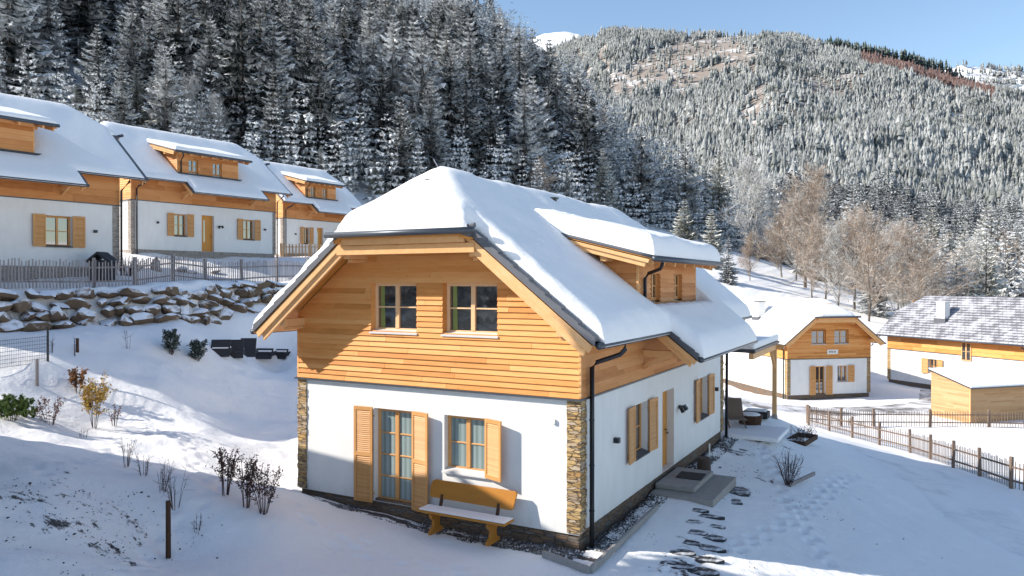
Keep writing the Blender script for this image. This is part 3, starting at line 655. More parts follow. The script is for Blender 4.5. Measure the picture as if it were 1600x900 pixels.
        for y in np.linspace(yy0+.5,yy1-.5,7): m.beam((-.1,y,zd(-.1)-.19),(.42,y,zd(.42)-.19),.09,.13); m.part()
        m.build('rafter','planed_beam',dobj); m=MB()
        for yb in (D0,D1):
            m.part()
            m.box((-.75,yb-.45 if yb==D0 else yb,5.72),(-.6,yb if yb==D0 else yb+.45,5.86))
        m.build('purlin','planed_beam',dobj)
        gutter((.61,yy0-.02,zd(.55)-.08),(.61,yy1+.02,zd(.55)-.08),dobj)
        m=MB(); m.tube([(.61,D0-.05,5.76),(.61,D0-.03,5.66),(.52,D0+.1,5.54),(.2,D0+.22,5.44),(.1,D0+.25,5.32),(.1,D0+.25,4.55)],.042,10); m.build('downpipe','black_metal',dobj,True)
        m=MB(); m.box((-.02,D0-.1,4.56),(.16,D1+.35,4.68)); m.build('flashing','black_metal',dobj)
        ts=t_snow*1.15
        rs=[(xd0+.0,.60,yy0+.05,yy1-.05)]; xs=lines(xd0,.60,.12,[],(.60,)); ys=lines(yy0+.05,yy1-.05,.14,[],(yy0+.05,yy1-.05))
        def dtop(x,y):
            d=np.minimum(np.minimum(.60-x,y-yy0-.05),yy1-.05-y); d=np.maximum(d,0); r_=.2; k=np.clip(d/r_,0,1); th=np.sqrt(1-(1-k)**2)
            tk=ts*(1+.35*vnoise(x,y,1.1,5)+.10*vnoise(x,y,.3,6)); return zd(x)+.004+tk*th
        V,Fc=sheet(rs,xs,ys,dtop,lambda x,y:zd(x)+.002); npmesh('snow',V,Fc,'roof_snow',dobj,True)
    # snow blanket
    if t_snow>0:
        i1,i2=(.18,.0)
        rs=[(-W-ov-.1,xm,fy+.03,by-.03),(xm-.4,ov+.12,fy+i1,by-i1),(xm-1.66,xm+1.66,fy-.17+.0,by+.17)]
        if skirt: rs.append((-2,1.52,S0+.06,S1-.06))
        st_=.11 if fine else .25
        xs=lines(-W-ov-.1,1.52 if skirt else ov+.12,st_,[xm,xm-1.66,xm+1.66,0.,.1,.3,ov+.12],(-W-ov-.1,ov+.12,1.52) if skirt else (-W-ov-.1,ov+.12))
        ys=lines(fy-.17,by+.17,st_,[D0,D1,S0+.06,S1-.06,S0+.1,S1-.1],(fy-.17,fy+.03,fy+i1,by-i1,by+.17,S0+.06,S1-.06) if fine else (fy+i1,by-i1))
        def top(x,y):
            d=rdist(rs,x,y); d=d+.07*vnoise(x,y,.25,4)*np.clip(d*8,0,1); k=np.clip(d/.26,0,1); th=np.sqrt(np.maximum(1-(1-k)**2,0))
            tk=t_snow*(1+.26*vnoise(x,y,1.3,1)+.10*vnoise(x,y,.33,2)+.30*vnoise(x,y,.16,12)*np.clip(1-d/.3,0,1))
            if dormer: tk=tk*np.where((y>D0-.05)&(y<D1+.3)&(x<.42)&(x>-2.15),np.clip((x-.06)/.36,0,1),1)
            if style=='main': tk=tk*1.0
            return zr(x,y)*0+np.maximum(zs(x,y),zr(x,y)-.12)+.004+tk*th
        V,Fc=sheet(rs,xs,ys,top,lambda x,y:zr(x,y)+.001-.02); npmesh('snow',V,Fc,'roof_snow',root,True)
    if chimney:
        x,y,h=chimney; z=zt-sl*abs(x-xm); m=MB(); m.box((x-.3,y-.35,z-.4),(x+.3,y+.35,z+h)); ch=m.build('chimney','white_chimney',root); m=MB(); m.box((x-.36,y-.41,z+h),(x+.36,y+.41,z+h+.07)); m.build('chimney_cap','tile' if style=='h3' else 'white_chimney',ch)
        m=MB(); m.box((x-.45,y-.5,z-.35),(x+.45,y+.5,z+.02)); m.build('flashing','tile',ch)
    return root
house('chalet',(0,0,0),0,'nearest chalet with thick roof snow, bench at its white wall and larch gable')
m_=None
rz_row=-R(6.74)
row=house('chalet',cw(-22.75,22.76,5.47),rz_row,'chalet cut off by the left edge of the photo, behind the grey picket fence','row of terraced chalets on the upper left bank',t_snow=.15,fine=False,style='row',sgray=True)
row.scale=(1,.93,1)
for (r_,f_,z_,lab) in ((-20,40,6.63,'middle chalet of the upper row, its whole white long wall and door in view'),(-16.7,55.5,6.97,'farthest chalet of the upper row, partly hidden by the near roof')):
    c=copy_tree(row); c.location=cw(r_,f_,z_); c['label']=lab; c.scale=(1,.77 if r_<-18 else .60,1)
# neighbour just outside the left of the frame, whose roof shades the foreground
nb=copy_tree(row); hd=math.atan2(-L[0],L[1]); Yax=-L[:2]/np.linalg.norm(L[:2]); Xax=np.array([Yax[1],-Yax[0]])
o2=cw(-13.4,17.5,0)[:2]-.65*Xax+.8*Yax
nb.location=(o2[0],o2[1],2.35); nb.rotation_euler=(0,0,math.atan2(Xax[1],Xax[0])); nb['label']='chalet standing just beyond the left of the view whose roof shades the foreground'
house('chalet',cw(27,57.4,-3.4),R(40.5),'white chalet with larch gable and small name board, right of the near house',None,W=6.9,Lh=12.5,t_snow=.11,dormer=False,skirt=False,fine=False,style='h3',chimney=(-5.5,6.3,1.25))
house('chalet',cw(43,56,-3.3),R(51.66),'long chalet with dusted tile roof and white square chimney at right edge',None,W=6.9,Lh=12.2,t_snow=0,dormer=False,skirt=False,fine=False,style='h4',roofmat='dusted_tile',chimney=(-5.7,8.0,1.3),backwide=.6)
for (x,y,yy,nm,lab) in ((668,284,.02,'snow_hole_tube','small dark tube added in place of a dark hole in the snow just below the near roof peak'),(737,352,-.86,'snow_pit_tube','tiny dark peg added in place of a small pit at the right end of the near hip snow')):  # added dark tubes standing in for dark holes in the roof snow
    d=ray(x,y); p=CAM+d*((yy-CAM[1])/d[1]); m=MB(); 
    if nm=='snow_hole_tube': m.tube([(-.14,0,0),(0,0,.02),(.14,.0,0)],.05,8)
    else: m.tube([(-.12,0,0),(.02,0,0)],.03,8); m.tube([(.0,0,0),(.07,0,0)],.055,8)
    o=m.build(nm,'tile'); o.location=p; tag(o,lab,'snow hole stand-in')
# aerial on the near ridge
r_=MB(); p=pd(683,270,15.3); 
m=MB(); a=np.array([-3.645,.75,7.6]); m.tube([tuple(a),(a[0]-.28,a[1]+.0,a[2]+.42)],.012,5); tag(m.build('lightning_rod','galvanised'),'thin slanting metal rod on the snowy ridge of the near house','rod')
m=MB(); m.box((-3.1,5.2,7.1),(-2.98,5.32,7.5)); m.box((-3.14,5.16,7.5),(-2.94,5.36,7.55)); tag(m.build('vent_pipe','black_metal'),'small dark vent poking out of the near roof above the dormer','vent')
# ------------------------------------------------------------------ boulders of the retaining wall
def rock(seed,sx,sy,sz):
    rn=np.random.default_rng(seed); import bmesh
    bm=bmesh.new(); bmesh.ops.create_icosphere(bm,subdivisions=2,radius=1)
    dirs=rn.normal(size=(7,3)); dirs/=np.linalg.norm(dirs,axis=1)[:,None]; cut=rn.uniform(.42,.85,7)
    vs=[]
    for v in bm.verts:
        p=np.array(v.co)
        for d,c in zip(dirs,cut):
            k=p@d
            if k>c: p=p-d*(k-c)
        p=p*(1+.06*rn.normal()); vs.append((p[0]*sx,p[1]*sy,p[2]*sz))
    fs=[tuple(v.index for v in f.verts) for f in bm.faces]; bm.free(); return np.array(vs),fs
wall=empty('retaining_wall',(wl[4][0],wl[4][1],g(*wl[4])),0,'dry wall of snow-capped brown boulders holding up the fenced terrace','stone wall')
Wl=Vector(wall.location); seglen=0; nb_=0; rn=random.Random(5)
pts=wl[1:8]; cum=[0]
for a,b in zip(pts[:-1],pts[1:]): cum.append(cum[-1]+np.linalg.norm(b-a))
def along(s):
    for i in range(len(pts)-1):
        if s<=cum[i+1]: t=(s-cum[i])/(cum[i+1]-cum[i]); d=(pts[i+1]-pts[i]); return pts[i]+t*d,d/np.linalg.norm(d)
    return pts[-1],(pts[-1]-pts[-2])/np.linalg.norm(pts[-1]-pts[-2])
cols_=[]
rows=4; BL=[]
for row_ in range(rows):
    s=1.0+row_*.3
    while s<cum[-1]-3.5:
        q,d=along(s); n_=np.array([-d[1],d[0]]); big=rn.uniform(.75,1.25)
        wdt=rn.uniform(.26,.56)*big; hgt=rn.uniform(.17,.29)*big*(1.25 if row_==0 else 1)
        off=-.05+row_*.22+rn.uniform(-.06,.06); p=q+n_*off
        z=g(q[0]-n_[0]*.3,q[1]-n_[1]*.3)+.12+row_*.35+rn.uniform(-.05,.05)
        V,Fc=rock(rn.randint(0,9999),wdt,.42,hgt); an=math.atan2(d[1],d[0])+rn.uniform(-.3,.3); til=rn.uniform(-.25,.25)
        Rm=np.array(Matrix.Rotation(an,3,'Z')@Matrix.Rotation(til,3,'Y')@Matrix.Rotation(rn.uniform(-.3,.3),3,'X')); V=V@Rm.T
        BL.append((wdt*hgt/np.hypot(*(p-CAM[:2])),V,Fc,(p[0]-Wl.x,p[1]-Wl.y,z-Wl.z))); nb_+=1
        s+=wdt*1.6
BL.sort(key=lambda q:-q[0]); m2=MB()
for k,(a_,V,Fc,l_) in enumerate(BL):
    if k<100: m=MB(); m.add([tuple(v) for v in V],Fc); o=m.build('boulder','boulder',wall); o.location=l_
    else: m2.add([tuple(v+np.array(l_)) for v in V],Fc)
tag(m2.build('small_boulders','boulder',wall),kind='stuff'); print('boulders',nb_)
# ------------------------------------------------------------------ fences
def fence(name,P,hgt,label,mat,psp=2.2,pk=.115,pw=.03,posth=1.12,post=.09,rails=(.3,.78),group=None,lift=0.05,seed=1):
    P=[np.array(p[:2]) for p in P]; rn=random.Random(seed); root=empty(name,(P[0][0],P[0][1],g(*P[0])),0,label,'fence',group); o=np.array(root.location)
    rm=MB(); pm=MB(); k=0
    for a,b in zip(P[:-1],P[1:]):
        Ls=np.linalg.norm(b-a); d=(b-a)/Ls; n_=np.array([-d[1],d[0]]); n=max(1,round(Ls/psp))
        for i in range(n+1):
            q=a+d*Ls*i/n; z=g(*q)
            if i<n or b is P[-1]:
                m=MB(); t=rn.uniform(-.02,.02); m.beam((0,0,-.15),(t,t,posth*hgt),post,post,up=(d[0],d[1],0)); ob=m.build('post',mat,root); ob.location=(q[0]-o[0]+n_[0]*.06,q[1]-o[1]+n_[1]*.06,z-o[2])
            if i<n:
                q2=a+d*Ls*(i+1)/n; z2=g(*q2)
                for r_ in rails: rm.beam((q[0]-o[0],q[1]-o[1],z-o[2]+r_*hgt),(q2[0]-o[0],q2[1]-o[1],z2-o[2]+r_*hgt+rn.uniform(-.02,.02)),.03,.06); rm.part()
        n=int(Ls/pk); zz=G([*(a[0]+d[0]*Ls*(j+.5)/n for j in range(n))],[*(a[1]+d[1]*Ls*(j+.5)/n for j in range(n))])
        for j in range(n):
            q=a+d*Ls*(j+.5)/n-n_*.035; h=hgt*rn.uniform(.94,1.05); l=rn.uniform(-.02,.02); x,y,z=q[0]-o[0],q[1]-o[1],zz[j]-o[2]
            pm.beam((x,y,z+lift),(x+d[0]*l,y+d[1]*l,z+h),pw,.018,up=(n_[0],n_[1],0))
    rm.build('rail',mat,root); pm.build('picket_panel',mat,root); return root
behind=lambda p,dd: p
def wloff(i,off,t=0):
    d=wl[min(i+1,len(wl)-1)]-wl[i]; d=d/np.linalg.norm(d); return wl[i]+np.array([-d[1],d[0]])*off
fence('picket_fence',[wloff(1,1.5),wloff(2,1.5),wloff(3,1.5),wloff(4,1.6),wloff(5,1.6),wloff(6,1.6),wloff(7,1.4)],1.08,'weathered grey picket fence above the boulder wall on the left','weathered_wood',2.3,.105,.042,1.12,.11)
hp=lambda x,y,d: pd(x,y,d)
fence('picket_fence',[hp(1262,664,43),hp(1330,684,39.5),hp(1420,707,35.5),hp(1528,744,29),hp(1578,763,26.3),cw(18.5,23,0)],.97,'brown picket fence running down along the snowy lane at right','fence_wood',2.1,.135,.028,1.12,.10,seed=2)
fence('picket_fence',[hp(1263,661,44),hp(1366,667,45.4),hp(1454,666,45.4),hp(1546,668,45.4),cw(36,44.5,0)],.95,'brown picket fence crossing in front of the timber shed','fence_wood',2.9,.15,.03,1.12,.12,seed=3)
fence('picket_fence',[cw(-15.9,52.5,0),cw(-12.5,54.6,0),cw(-10,56,0)],.95,'short pale picket fence before the farthest upper chalet','pale_fence_wood',1.8,.22,.10,1.05,.12,seed=4)
# wire fence and posts
a=hit(-20,583); b=hit(75,570)
root=empty('wire_fence',tuple(b),0,'thin wire mesh fence at the left edge below the boulders','fence'); 
m=MB(); d=(a-b); 
for k in range(8): m.tube([(0,0,.1+k*.11),(d[0],d[1],d[2]+.1+k*.11)],.006,4)
for k in range(34): m.tube([(d[0]*k/34,d[1]*k/34,d[2]*k/34+.08),(d[0]*k/34,d[1]*k/34,d[2]*k/34+.9)],.004,4)
m.build('wire_mesh','wire',root); m=MB(); m.tube([(0,0,-.1),(0,0,1.15)],.035,6); m.build('post','black_metal',root)
def post(px,py,h,r_,lab,tilt=(0,0),mat='weathered_wood'):
    p=hit(px,py); m=MB(); m.tube([(0,0,-.2),(tilt[0],tilt[1],h)],r_,8,r_*.9); o=m.build('garden_post',mat); o.location=p; tag(o,lab,'post'); return p
post(263,866,.92,.045,'dark post standing alone in the shaded snow at the bottom left',mat='dark_wood'); post(58,604,.80,.05,'grey wooden post in the snow near the left edge'); post(121,549,.42,.05,'short dark post stump near the wire fence',mat='dark_wood')
# ------------------------------------------------------------------ bench
bp=(-2.30,-.50); root=empty('bench',(bp[0],bp[1],g(*bp)),0,'yellow-brown wooden bench with snow on its seat below the window','bench')
zb0=.06-root.location.z
m=MB(); m.box((-1.04,-.24,.43+zb0),(1.04,.16,.475+zb0)); seat=m.build('seat','bench_wood',root,bevel=.01)
m=MB(); m.box((-1.0,-.22,.476+zb0),(1.02,.15,.50+zb0)); m.build('snow','roof_snow',seat,bevel=.01)
m=MB(lambda u,v,wd:(u,.22+.10*(v-zb0-.62)/.35-wd,v)); 
poly=[(-1.0,.66),(-.97,.64),(.96,.63),(1.0,.66),(1.04,.95),(1.0,.985),(-.86,.99),(-.9,.995),(-.98,.97),(-1.02,.86)]
m.add([(u,v+zb0,0) for u,v in poly]+[(u,v+zb0,.045) for u,v in poly],[tuple(range(10))[::-1],tuple(range(10,20))]+[(i,(i+1)%10,10+(i+1)%10,10+i) for i in range(10)]); m.build('backrest','bench_wood',root,bevel=.008)
for x in (-.70,.66):
    m=MB(); pr=[(-.24,.42),(.18,.42),(.16,.34),(.06,.25),(.08,.12),(.2,.06),(.2,0),(-.26,0),(-.26,.06),(-.14,.14),(-.12,.25),(-.22,.34)]
    m.prism([(y,z+zb0) for y,z in pr],0,x-.035,x+.035); m.build('leg','bench_wood',root); m=MB(); m.beam((x,.12,.42+zb0),(x,.22,.72+zb0),.06,.04); m.build('back_support','dark_wood',root)
# ------------------------------------------------------------------ entrance slabs, mat, log, kerb
zg_=g(.8,5.5)
root=empty('entrance_steps',(.6,5.6,zg_),0,'two grey stone slabs forming the step before the side door','steps')
m=MB(); m.box((-.58,-1.35,-.1),(.95,1.15,.12)); m.build('lower_slab','concrete',root,bevel=.02)
m=MB(); m.box((-.58,-.95,.122),(.40,.95,.25)); m.build('upper_slab','concrete',root,bevel=.02)
m=MB(); m.box((-.32,-.25,0),(.32,.45,.015)); o=m.build('door_mat','soil'); o.location=(.62,5.65,zg_+.252); o.rotation_euler=(0,0,.05); tag(o,'dark door mat on the grey slab by the side door','mat')
m=MB(); m.tube([(0,0,0),(0,0,.2),(0,0,.42)],.19,14,.17); o=m.build('log_stump','brown_bark'); o.location=(.62,7.05,g(.62,7.05)+.06); tag(o,'short dark log stump standing beside the side door step','log')
m=MB(); m.tube([(0,0,-.1),(.01,0,.75)],.022,6); o=m.build('marker_pole','white_sign'); p=hit(1108,735); o.location=p; tag(o,'thin white pole by the side wall past the door','pole')
def kerb(name,A,B,wd,ht,lab,mat='concrete'):
    a=np.array([*A,g(*A)]); b=np.array([*B,g(*B)]); m=MB(); v=b-a; m.beam((0,0,ht/2),(v[0],v[1],v[2]+ht/2),wd,ht); o=m.build(name,mat,bevel=.01); o.location=(a[0],a[1],a[2]); tag(o,lab,'kerb')
kerb('kerb_stone',(.62,-.93),(.50,3.3),.07,.13,'long concrete kerb beside the side wall gravel')
kerb('kerb_stone',(-.5,-.60),(.60,-.96),.07,.13,'short concrete kerb at the near corner of the house')
# gravel strip under front wall
def gravel(x0,x1,y0,y1,n,lab):
    V=[];Fc=[]; 
    X=rng.uniform(x0,x1,n); Y=rng.uniform(y0,y1,n); Z=G(X,Y); sz=rng.uniform(.012,.035,n)
    base=np.array([(1,0,0),(-1,0,0),(0,1,0),(0,-1,0),(0,0,.8),(0,0,-.8)]); tri=np.array([(0,2,4),(2,1,4),(1,3,4),(3,0,4)])
    an=rng.uniform(0,6.28,n); c,s_=np.cos(an),np.sin(an)
    B=base[None]*sz[:,None,None]*rng.uniform(.6,1.4,(n,1,3)); Bx=B[...,0]*c[:,None]-B[...,1]*s_[:,None]; By=B[...,0]*s_[:,None]+B[...,1]*c[:,None]
    Vv=np.stack([Bx+X[:,None],By+Y[:,None],B[...,2]+Z[:,None]+.004],-1).reshape(-1,3); Ff=(tri[None]+np.arange(n)[:,None,None]*6).reshape(-1,3)
    o=npmesh('gravel',Vv,Ff,'gravel_stone'); tag(o,lab,'gravel',kind='stuff')
n=N('gravel_stone'); gg=n.n('NewGeometry'); n.col(n.ramp(gg.outputs['Random Per Island'],[(0,(.03,.03,.03)),(.6,(.13,.125,.12)),(.8,(.22,.21,.2)),(1,(.75,.76,.78))])); n.set(Roughness=.9); M['gravel_stone']=n.m
gravel(-7.5,.1,-.48,.03,5200,'dark gravel strip with snow dust along the house front')
gravel(.03,.5,.2,12,3500,'dark gravel strip along the shaded side wall')
# ------------------------------------------------------------------ terrace behind the house: canopy on posts, deck, furniture
zt_=g(.7,17.3)
root=empty('carport',(.73,17.43,zt_),0,'larch canopy on a post with a diagonal brace behind the near house','carport')
m=MB(); m.box((-.08,-.08,.12),(.08,.08,2.62-zt_+.0)); m.build('post','planed_beam',root,bevel=.01); m=MB(); m.tube([(0,0,-.05),(0,0,.16)],.13,8,.09); m.build('post_base','concrete',root)
m=MB(); m.box((-.08,-4.6,2.62-zt_),(.08,.35,2.82-zt_)); m.build('beam','planed_beam',root,bevel=.01); m=MB(); m.beam((0,-.05,1.9-zt_),(0,-.85,2.65-zt_),.08,.10,up=(1,0,0)); m.build('brace','planed_beam',root)
m=MB(); m.box((-3.6,-.08,2.62-zt_),(.35,.08,2.80-zt_)); m.build('beam','planed_beam',root)
m=MB(); m.box((-3.9,-.08,.0),(-3.74,.08,2.62-zt_)); m.build('post','planed_beam',root)
m=MB(); m.box((-4.1,-4.5,2.83-zt_),(.12,.45,2.93-zt_)); rf=m.build('roof','anthracite_sheet',root)
m=MB(); m.box((-4.08,-4.48,2.932-zt_),(.10,.43,3.2-zt_)); m.build('snow','roof_snow',rf,bevel=.08)
p=hit(1172,668); z0_=p[2]
dk=MB(); dk.box((-.1,12.1,g(0,12.5)-.1),(1.75,14.2,g(.8,12.6)+.16)); tag(dk.build('deck','snow',bevel=.05),'low snow-covered terrace edge beside the dark downpipe','deck')
m=MB(); 
root=empty('planter',tuple(hit(1172,666)),0,'round brown wooden tub on the snowy terrace','planter')
m=MB(); m.tube([(0,0,-.05),(0,0,.2),(0,0,.42)],.36,10,.44); m.build('tub','dark_wood',root)
m=MB(); m.tube([(0,0,.40),(0,0,.47)],.40,10,.3); m.build('snow','snow',root,True)
root=empty('planter',tuple(hit(1182,652)),0,'dark square tub with snow just behind the round tub','planter'); m=MB(); m.box((-.45,-.3,0),(.45,.3,.25)); m.build('tub','black_rattan',root,bevel=.02); m=MB(); m.box((-.38,-.23,.251),(.38,.23,.31)); m.build('snow','snow',root,bevel=.03)
p=hit(1150,668); root=empty('deck_chair',tuple(p),.4,'brown deck chair standing in snow beside the tub','chair')
m=MB(); m.beam((0,.3,.30),(0,.62,1.0),.55,.03,up=(1,0,0)) if False else m.add([(-.3,.2,.35),(.3,.2,.35),(.3,.6,.95),(-.3,.6,.95),(-.3,.24,.33),(.3,.24,.33),(.3,.64,.93),(-.3,.64,.93)],[(0,1,2,3),(7,6,5,4),(0,4,5,1),(2,6,7,3),(0,3,7,4),(1,5,6,2)]); m.build('backrest','fence_wood',root)
m=MB(); m.box((-.3,-.45,.33),(.3,.2,.36)); m.build('seat','fence_wood',root)
for x in (-.28,.28): m=MB(); m.beam((x,-.4,0),(x,.3,.42),.04,.03); m.build('leg','fence_wood',root); m=MB(); m.beam((x,.45,0),(x,-.1,.34),.04,.03); m.build('leg','fence_wood',root)
# raised bed frame
p=hit(1252,690); root=empty('raised_bed',tuple(p),R(-8),'dark rectangular raised bed with dead plants on the shaded slope','planter')
for (a,b) in (((-.35,-.8,.0),(-.3,.8,.16)),((.3,-.8,0),(.35,.8,.16)),((-.3,-.8,0),(.3,-.75,.16)),((-.3,.75,0),(.3,.8,.16))): m=MB(); m.box(a,b); m.build('frame_board','dark_wood',root)
m=MB(); rn=random.Random(3)
for k in range(60):
    x,y=rn.uniform(-.28,.28),rn.uniform(-.7,.9); m.tube([(x,y,0),(x+rn.uniform(-.12,.12),y+rn.uniform(-.12,.12),rn.uniform(.15,.3)),(x+rn.uniform(-.25,.25),y+rn.uniform(-.25,.25),rn.uniform(.2,.6))],.007,3)
m.build('dead_stems','twig',root)
p=hit(1248,742); m=MB(); m.beam((0,0,.05),(.45,1.4,.1),.05,.1); o=m.build('plank','weathered_wood'); o.location=hit(1235,760); tag(o,'snow-edged plank lying beside the bare bush on the shaded slope','plank')
# garden seating
def garden_chair(px,py,wd,hb,rz,lab,tilt=.25,h0=.05):
    p=hit(px,py); root=empty('garden_chair' if wd<1 else 'garden_sofa',tuple(p),rz,lab,'chair' if wd<1 else 'sofa','black garden seats in the snow')
    m=MB(); m.add([(-wd/2,.0,h0),(wd/2,.0,h0),(wd/2,tilt,h0+hb),(-wd/2,tilt,h0+hb),(-wd/2,.07,h0),(wd/2,.07,h0),(wd/2,tilt+.07,h0+hb),(-wd/2,tilt+.07,h0+hb)],[(0,1,2,3),(7,6,5,4),(0,4,5,1),(2,6,7,3),(0,3,7,4),(1,5,6,2)]); m.build('backrest','black_rattan',root,bevel=.01)
    m=MB(); m.box((-wd/2,.08,h0+.12),(wd/2,.6,h0+.28)); seat=m.build('seat','black_rattan',root,bevel=.01); m=MB(); m.box((-wd/2+.04,.12,h0+.281),(wd/2-.04,.58,h0+.35)); m.build('snow','snow',seat,bevel=.03)
fz=-_a*0+_a
garden_chair(343,560,.68,.62,fz+.15,'leftmost black chair, seen from behind, in the snow below the terrace'); garden_chair(366,562,.62,.68,fz+.2,'second black chair from the left below the terrace'); garden_chair(386,560,.6,.72,fz+.1,'third black chair from the left, half behind the black sofa')
garden_chair(402,563,1.15,.42,fz-.1,'low black garden sofa seen from behind in the snow'); garden_chair(436,563,.55,.40,fz-.25,'rightmost low black seat, next to the sofa')
# dark little roofed feeder by the upper chalet
p=pd(160,432,30.3); zz=g(p[0],p[1]); root=empty('wood_store',(p[0],p[1],zz),_a,'small black gabled wood store against the left chalet corner','shed'); m=MB(); m.box((-.36,-.3,0),(.36,.3,.85)); m.build('wall','black_rattan',root); m=MB(); m.prism([(-.48,.8),(0,1.18),(.48,.8),(.44,.74),(0,1.08),(-.44,.74)],1,-.4,.4); m.build('roof','black_rattan',root)
# boulders, stumps lying on the terrace behind the fence
for k,(px,py,d,s_,lab) in enumerate([(245,432,36,.42,'dark rock standing upright behind the grey picket fence'),(283,432,37,.4,'round snow-dusted rock behind the grey picket fence'),(300,433,37,.3,'small snow-dusted rock right of the round rock behind the fence'),(335,434,38,.35,'flat dark rock farthest right behind the picket fence')]):
    p=pd(px,py,d); V,Fc=rock(50+k,s_,s_*.8,s_*(1.6 if k==0 else .5)); m=MB(); m.add([tuple(v) for v in V],Fc); o=m.build('rock','boulder'); o.location=(p[0],p[1],g(p[0],p[1])+.1); tag(o,lab,'rock')
# ------------------------------------------------------------------ timber shed
pc=cw(.6025*46.6,46.6,0); az=math.atan2(r0[1]*.95+f0[1]*.3,r0[0]*.95+f0[0]*.3); zsd=-3.45
root=empty('shed',(pc[0],pc[1],zsd),az,'larch boarded shed with flat snowy pitched roof behind the fence','shed')
LW,LD=4.4,2.9
m=MB(Tf); boards(m,.02,2.2,.10,lambda v:(0,LW),(),31,.02); m.build('front_wall','shed_boards',root)
m=MB(lambda u,v,wd:(-wd,u,v)); boards(m,.02,2.9,.10,lambda v:(max(0.,(v-2.2)/.7*LD) if v>2.2 else 0.,LD),(),32,.02); m.build('side_wall','shed_boards',root)
m=MB(); m.box((.02,.02,-.3),(LW-.02,LD-.02,2.15)); m.build('core','dark_wood',root); m=MB(); m.box((-.03,-.03,0),(.03,.0,2.2)); m.box((-.03,-.0,0),(.0,.05,2.2)); m.build('corner_board','planed_beam',root)
m=MB(); q=[(-.18,2.15),(LD+.15,2.98),(LD+.15,3.04),(-.18,2.21)]; m.prism(q,0,-.12,LW+.15); rf=m.build('roof','anthracite_sheet',root); m=MB(); m.prism([(-.15,2.215),(LD+.13,3.042),(LD+.13,3.13),(-.1,2.32)],0,-.10,LW+.13); m.build('snow','roof_snow',rf,bevel=.03)
# ------------------------------------------------------------------ trees
def conifer(seed,h,rad,nw,nb,tw,clear=.05):
    rn=np.random.default_rng(seed); V=[]; T=[]
    def tri(a,b,c): k=len(V); V.extend([a,b,c]); T.append((k,k+1,k+2))
    for i in range(nw):
        t=(i+rn.uniform(.2,.8))/nw; z=h*(clear+(.985-clear)*t); L_=rad*((1-t)**.8)*rn.uniform(.75,1.2)+.12
        n=max(4,int(nb*(1-.45*t)))
        for j in range(n):
            an=2*math.pi*(j+rn.uniform(-.35,.35))/n+i*1.3; Lb=L_*rn.uniform(.65,1.15); o=np.array([math.cos(an),math.sin(an),0]); sd=np.array([-o[1],o[0],0]); up=np.array([0,0,1.])
            dz=(-.42+.75*t)*Lb; c0=np.array([0,0,z]); 
            sp=lambda s:c0+o*Lb*s+up*(dz*s**1.0+(-.16*Lb)*math.sin(s*3.0))
            for k in range(tw):
                s=.22+.70*(k+.5)/tw; p=sp(s); le=Lb*(.42-.2*s)*rn.uniform(.8,1.25)+.05
                for q in (-1,1):
                    d=(sd*q*.85+o*.55-up*rn.uniform(.12,.5)); wv=o*le*.3
                    tri(p-wv,p+wv,p+d*le)
                tri(p-o*le*.4,p+o*le*.4,p-up*le*rn.uniform(.4,.8)+sd*rn.uniform(-.2,.2)*le)
            e=sp(1.0); p=sp(.55); wv=sd*Lb*.10+0; tri(p-wv,p+wv,e)
    return np.array(V),np.array(T)
def conifer_low(seed,h,rad,nc,n):
    rn=np.random.default_rng(seed); V=[];T=[]
    for i in range(nc):
        t=i/nc; zb=h*(.05+.9*t)-h*.03; zt_=min(h,zb+h*(1.75/nc)+.02*h); R_=rad*((1-t)**.85)+.1; k=len(V); ph=rn.uniform(0,6)
        V.append((0,0,zt_)); 
        for j in range(n): a=2*math.pi*j/n+ph; rr=R_*(1 if j%2 else .62)*rn.uniform(.8,1.15); V.append((math.cos(a)*rr,math.sin(a)*rr,zb+(0 if j%2 else h*.05)+rn.uniform(-.02,.02)*h))
        for j in range(n): T.append((k,k+1+j,k+1+(j+1)%n))
    return np.array(V),np.array(T)
def merge(name,bases,pos,scl,mat,yaw=True,widths=None):
    Vs=[];Ts=[];off=0; n=len(pos); wi=rng.integers(0,len(bases),n)
    for b,(V,T) in enumerate(bases):
        ix=np.nonzero(wi==b)[0]
        if len(ix)==0: continue
        a=rng.uniform(0,6.28,len(ix)); c,s_=np.cos(a),np.sin(a); S_=scl[ix]; W_=S_*rng.uniform(.8,1.25,len(ix))
        x=(V[:,0][None]*c[:,None]-V[:,1][None]*s_[:,None])*W_[:,None]+pos[ix,0][:,None]; y=(V[:,0][None]*s_[:,None]+V[:,1][None]*c[:,None])*W_[:,None]+pos[ix,1][:,None]; z=V[:,2][None]*S_[:,None]+pos[ix,2][:,None]
        Vs.append(np.stack([x,y,z],-1).reshape(-1,3)); Ts.append((T[None]+np.arange(len(ix))[:,None,None]*len(V)).reshape(-1,3)+off); off+=len(ix)*len(V)
    return npmesh(name,np.concatenate(Vs),np.concatenate(Ts),mat)
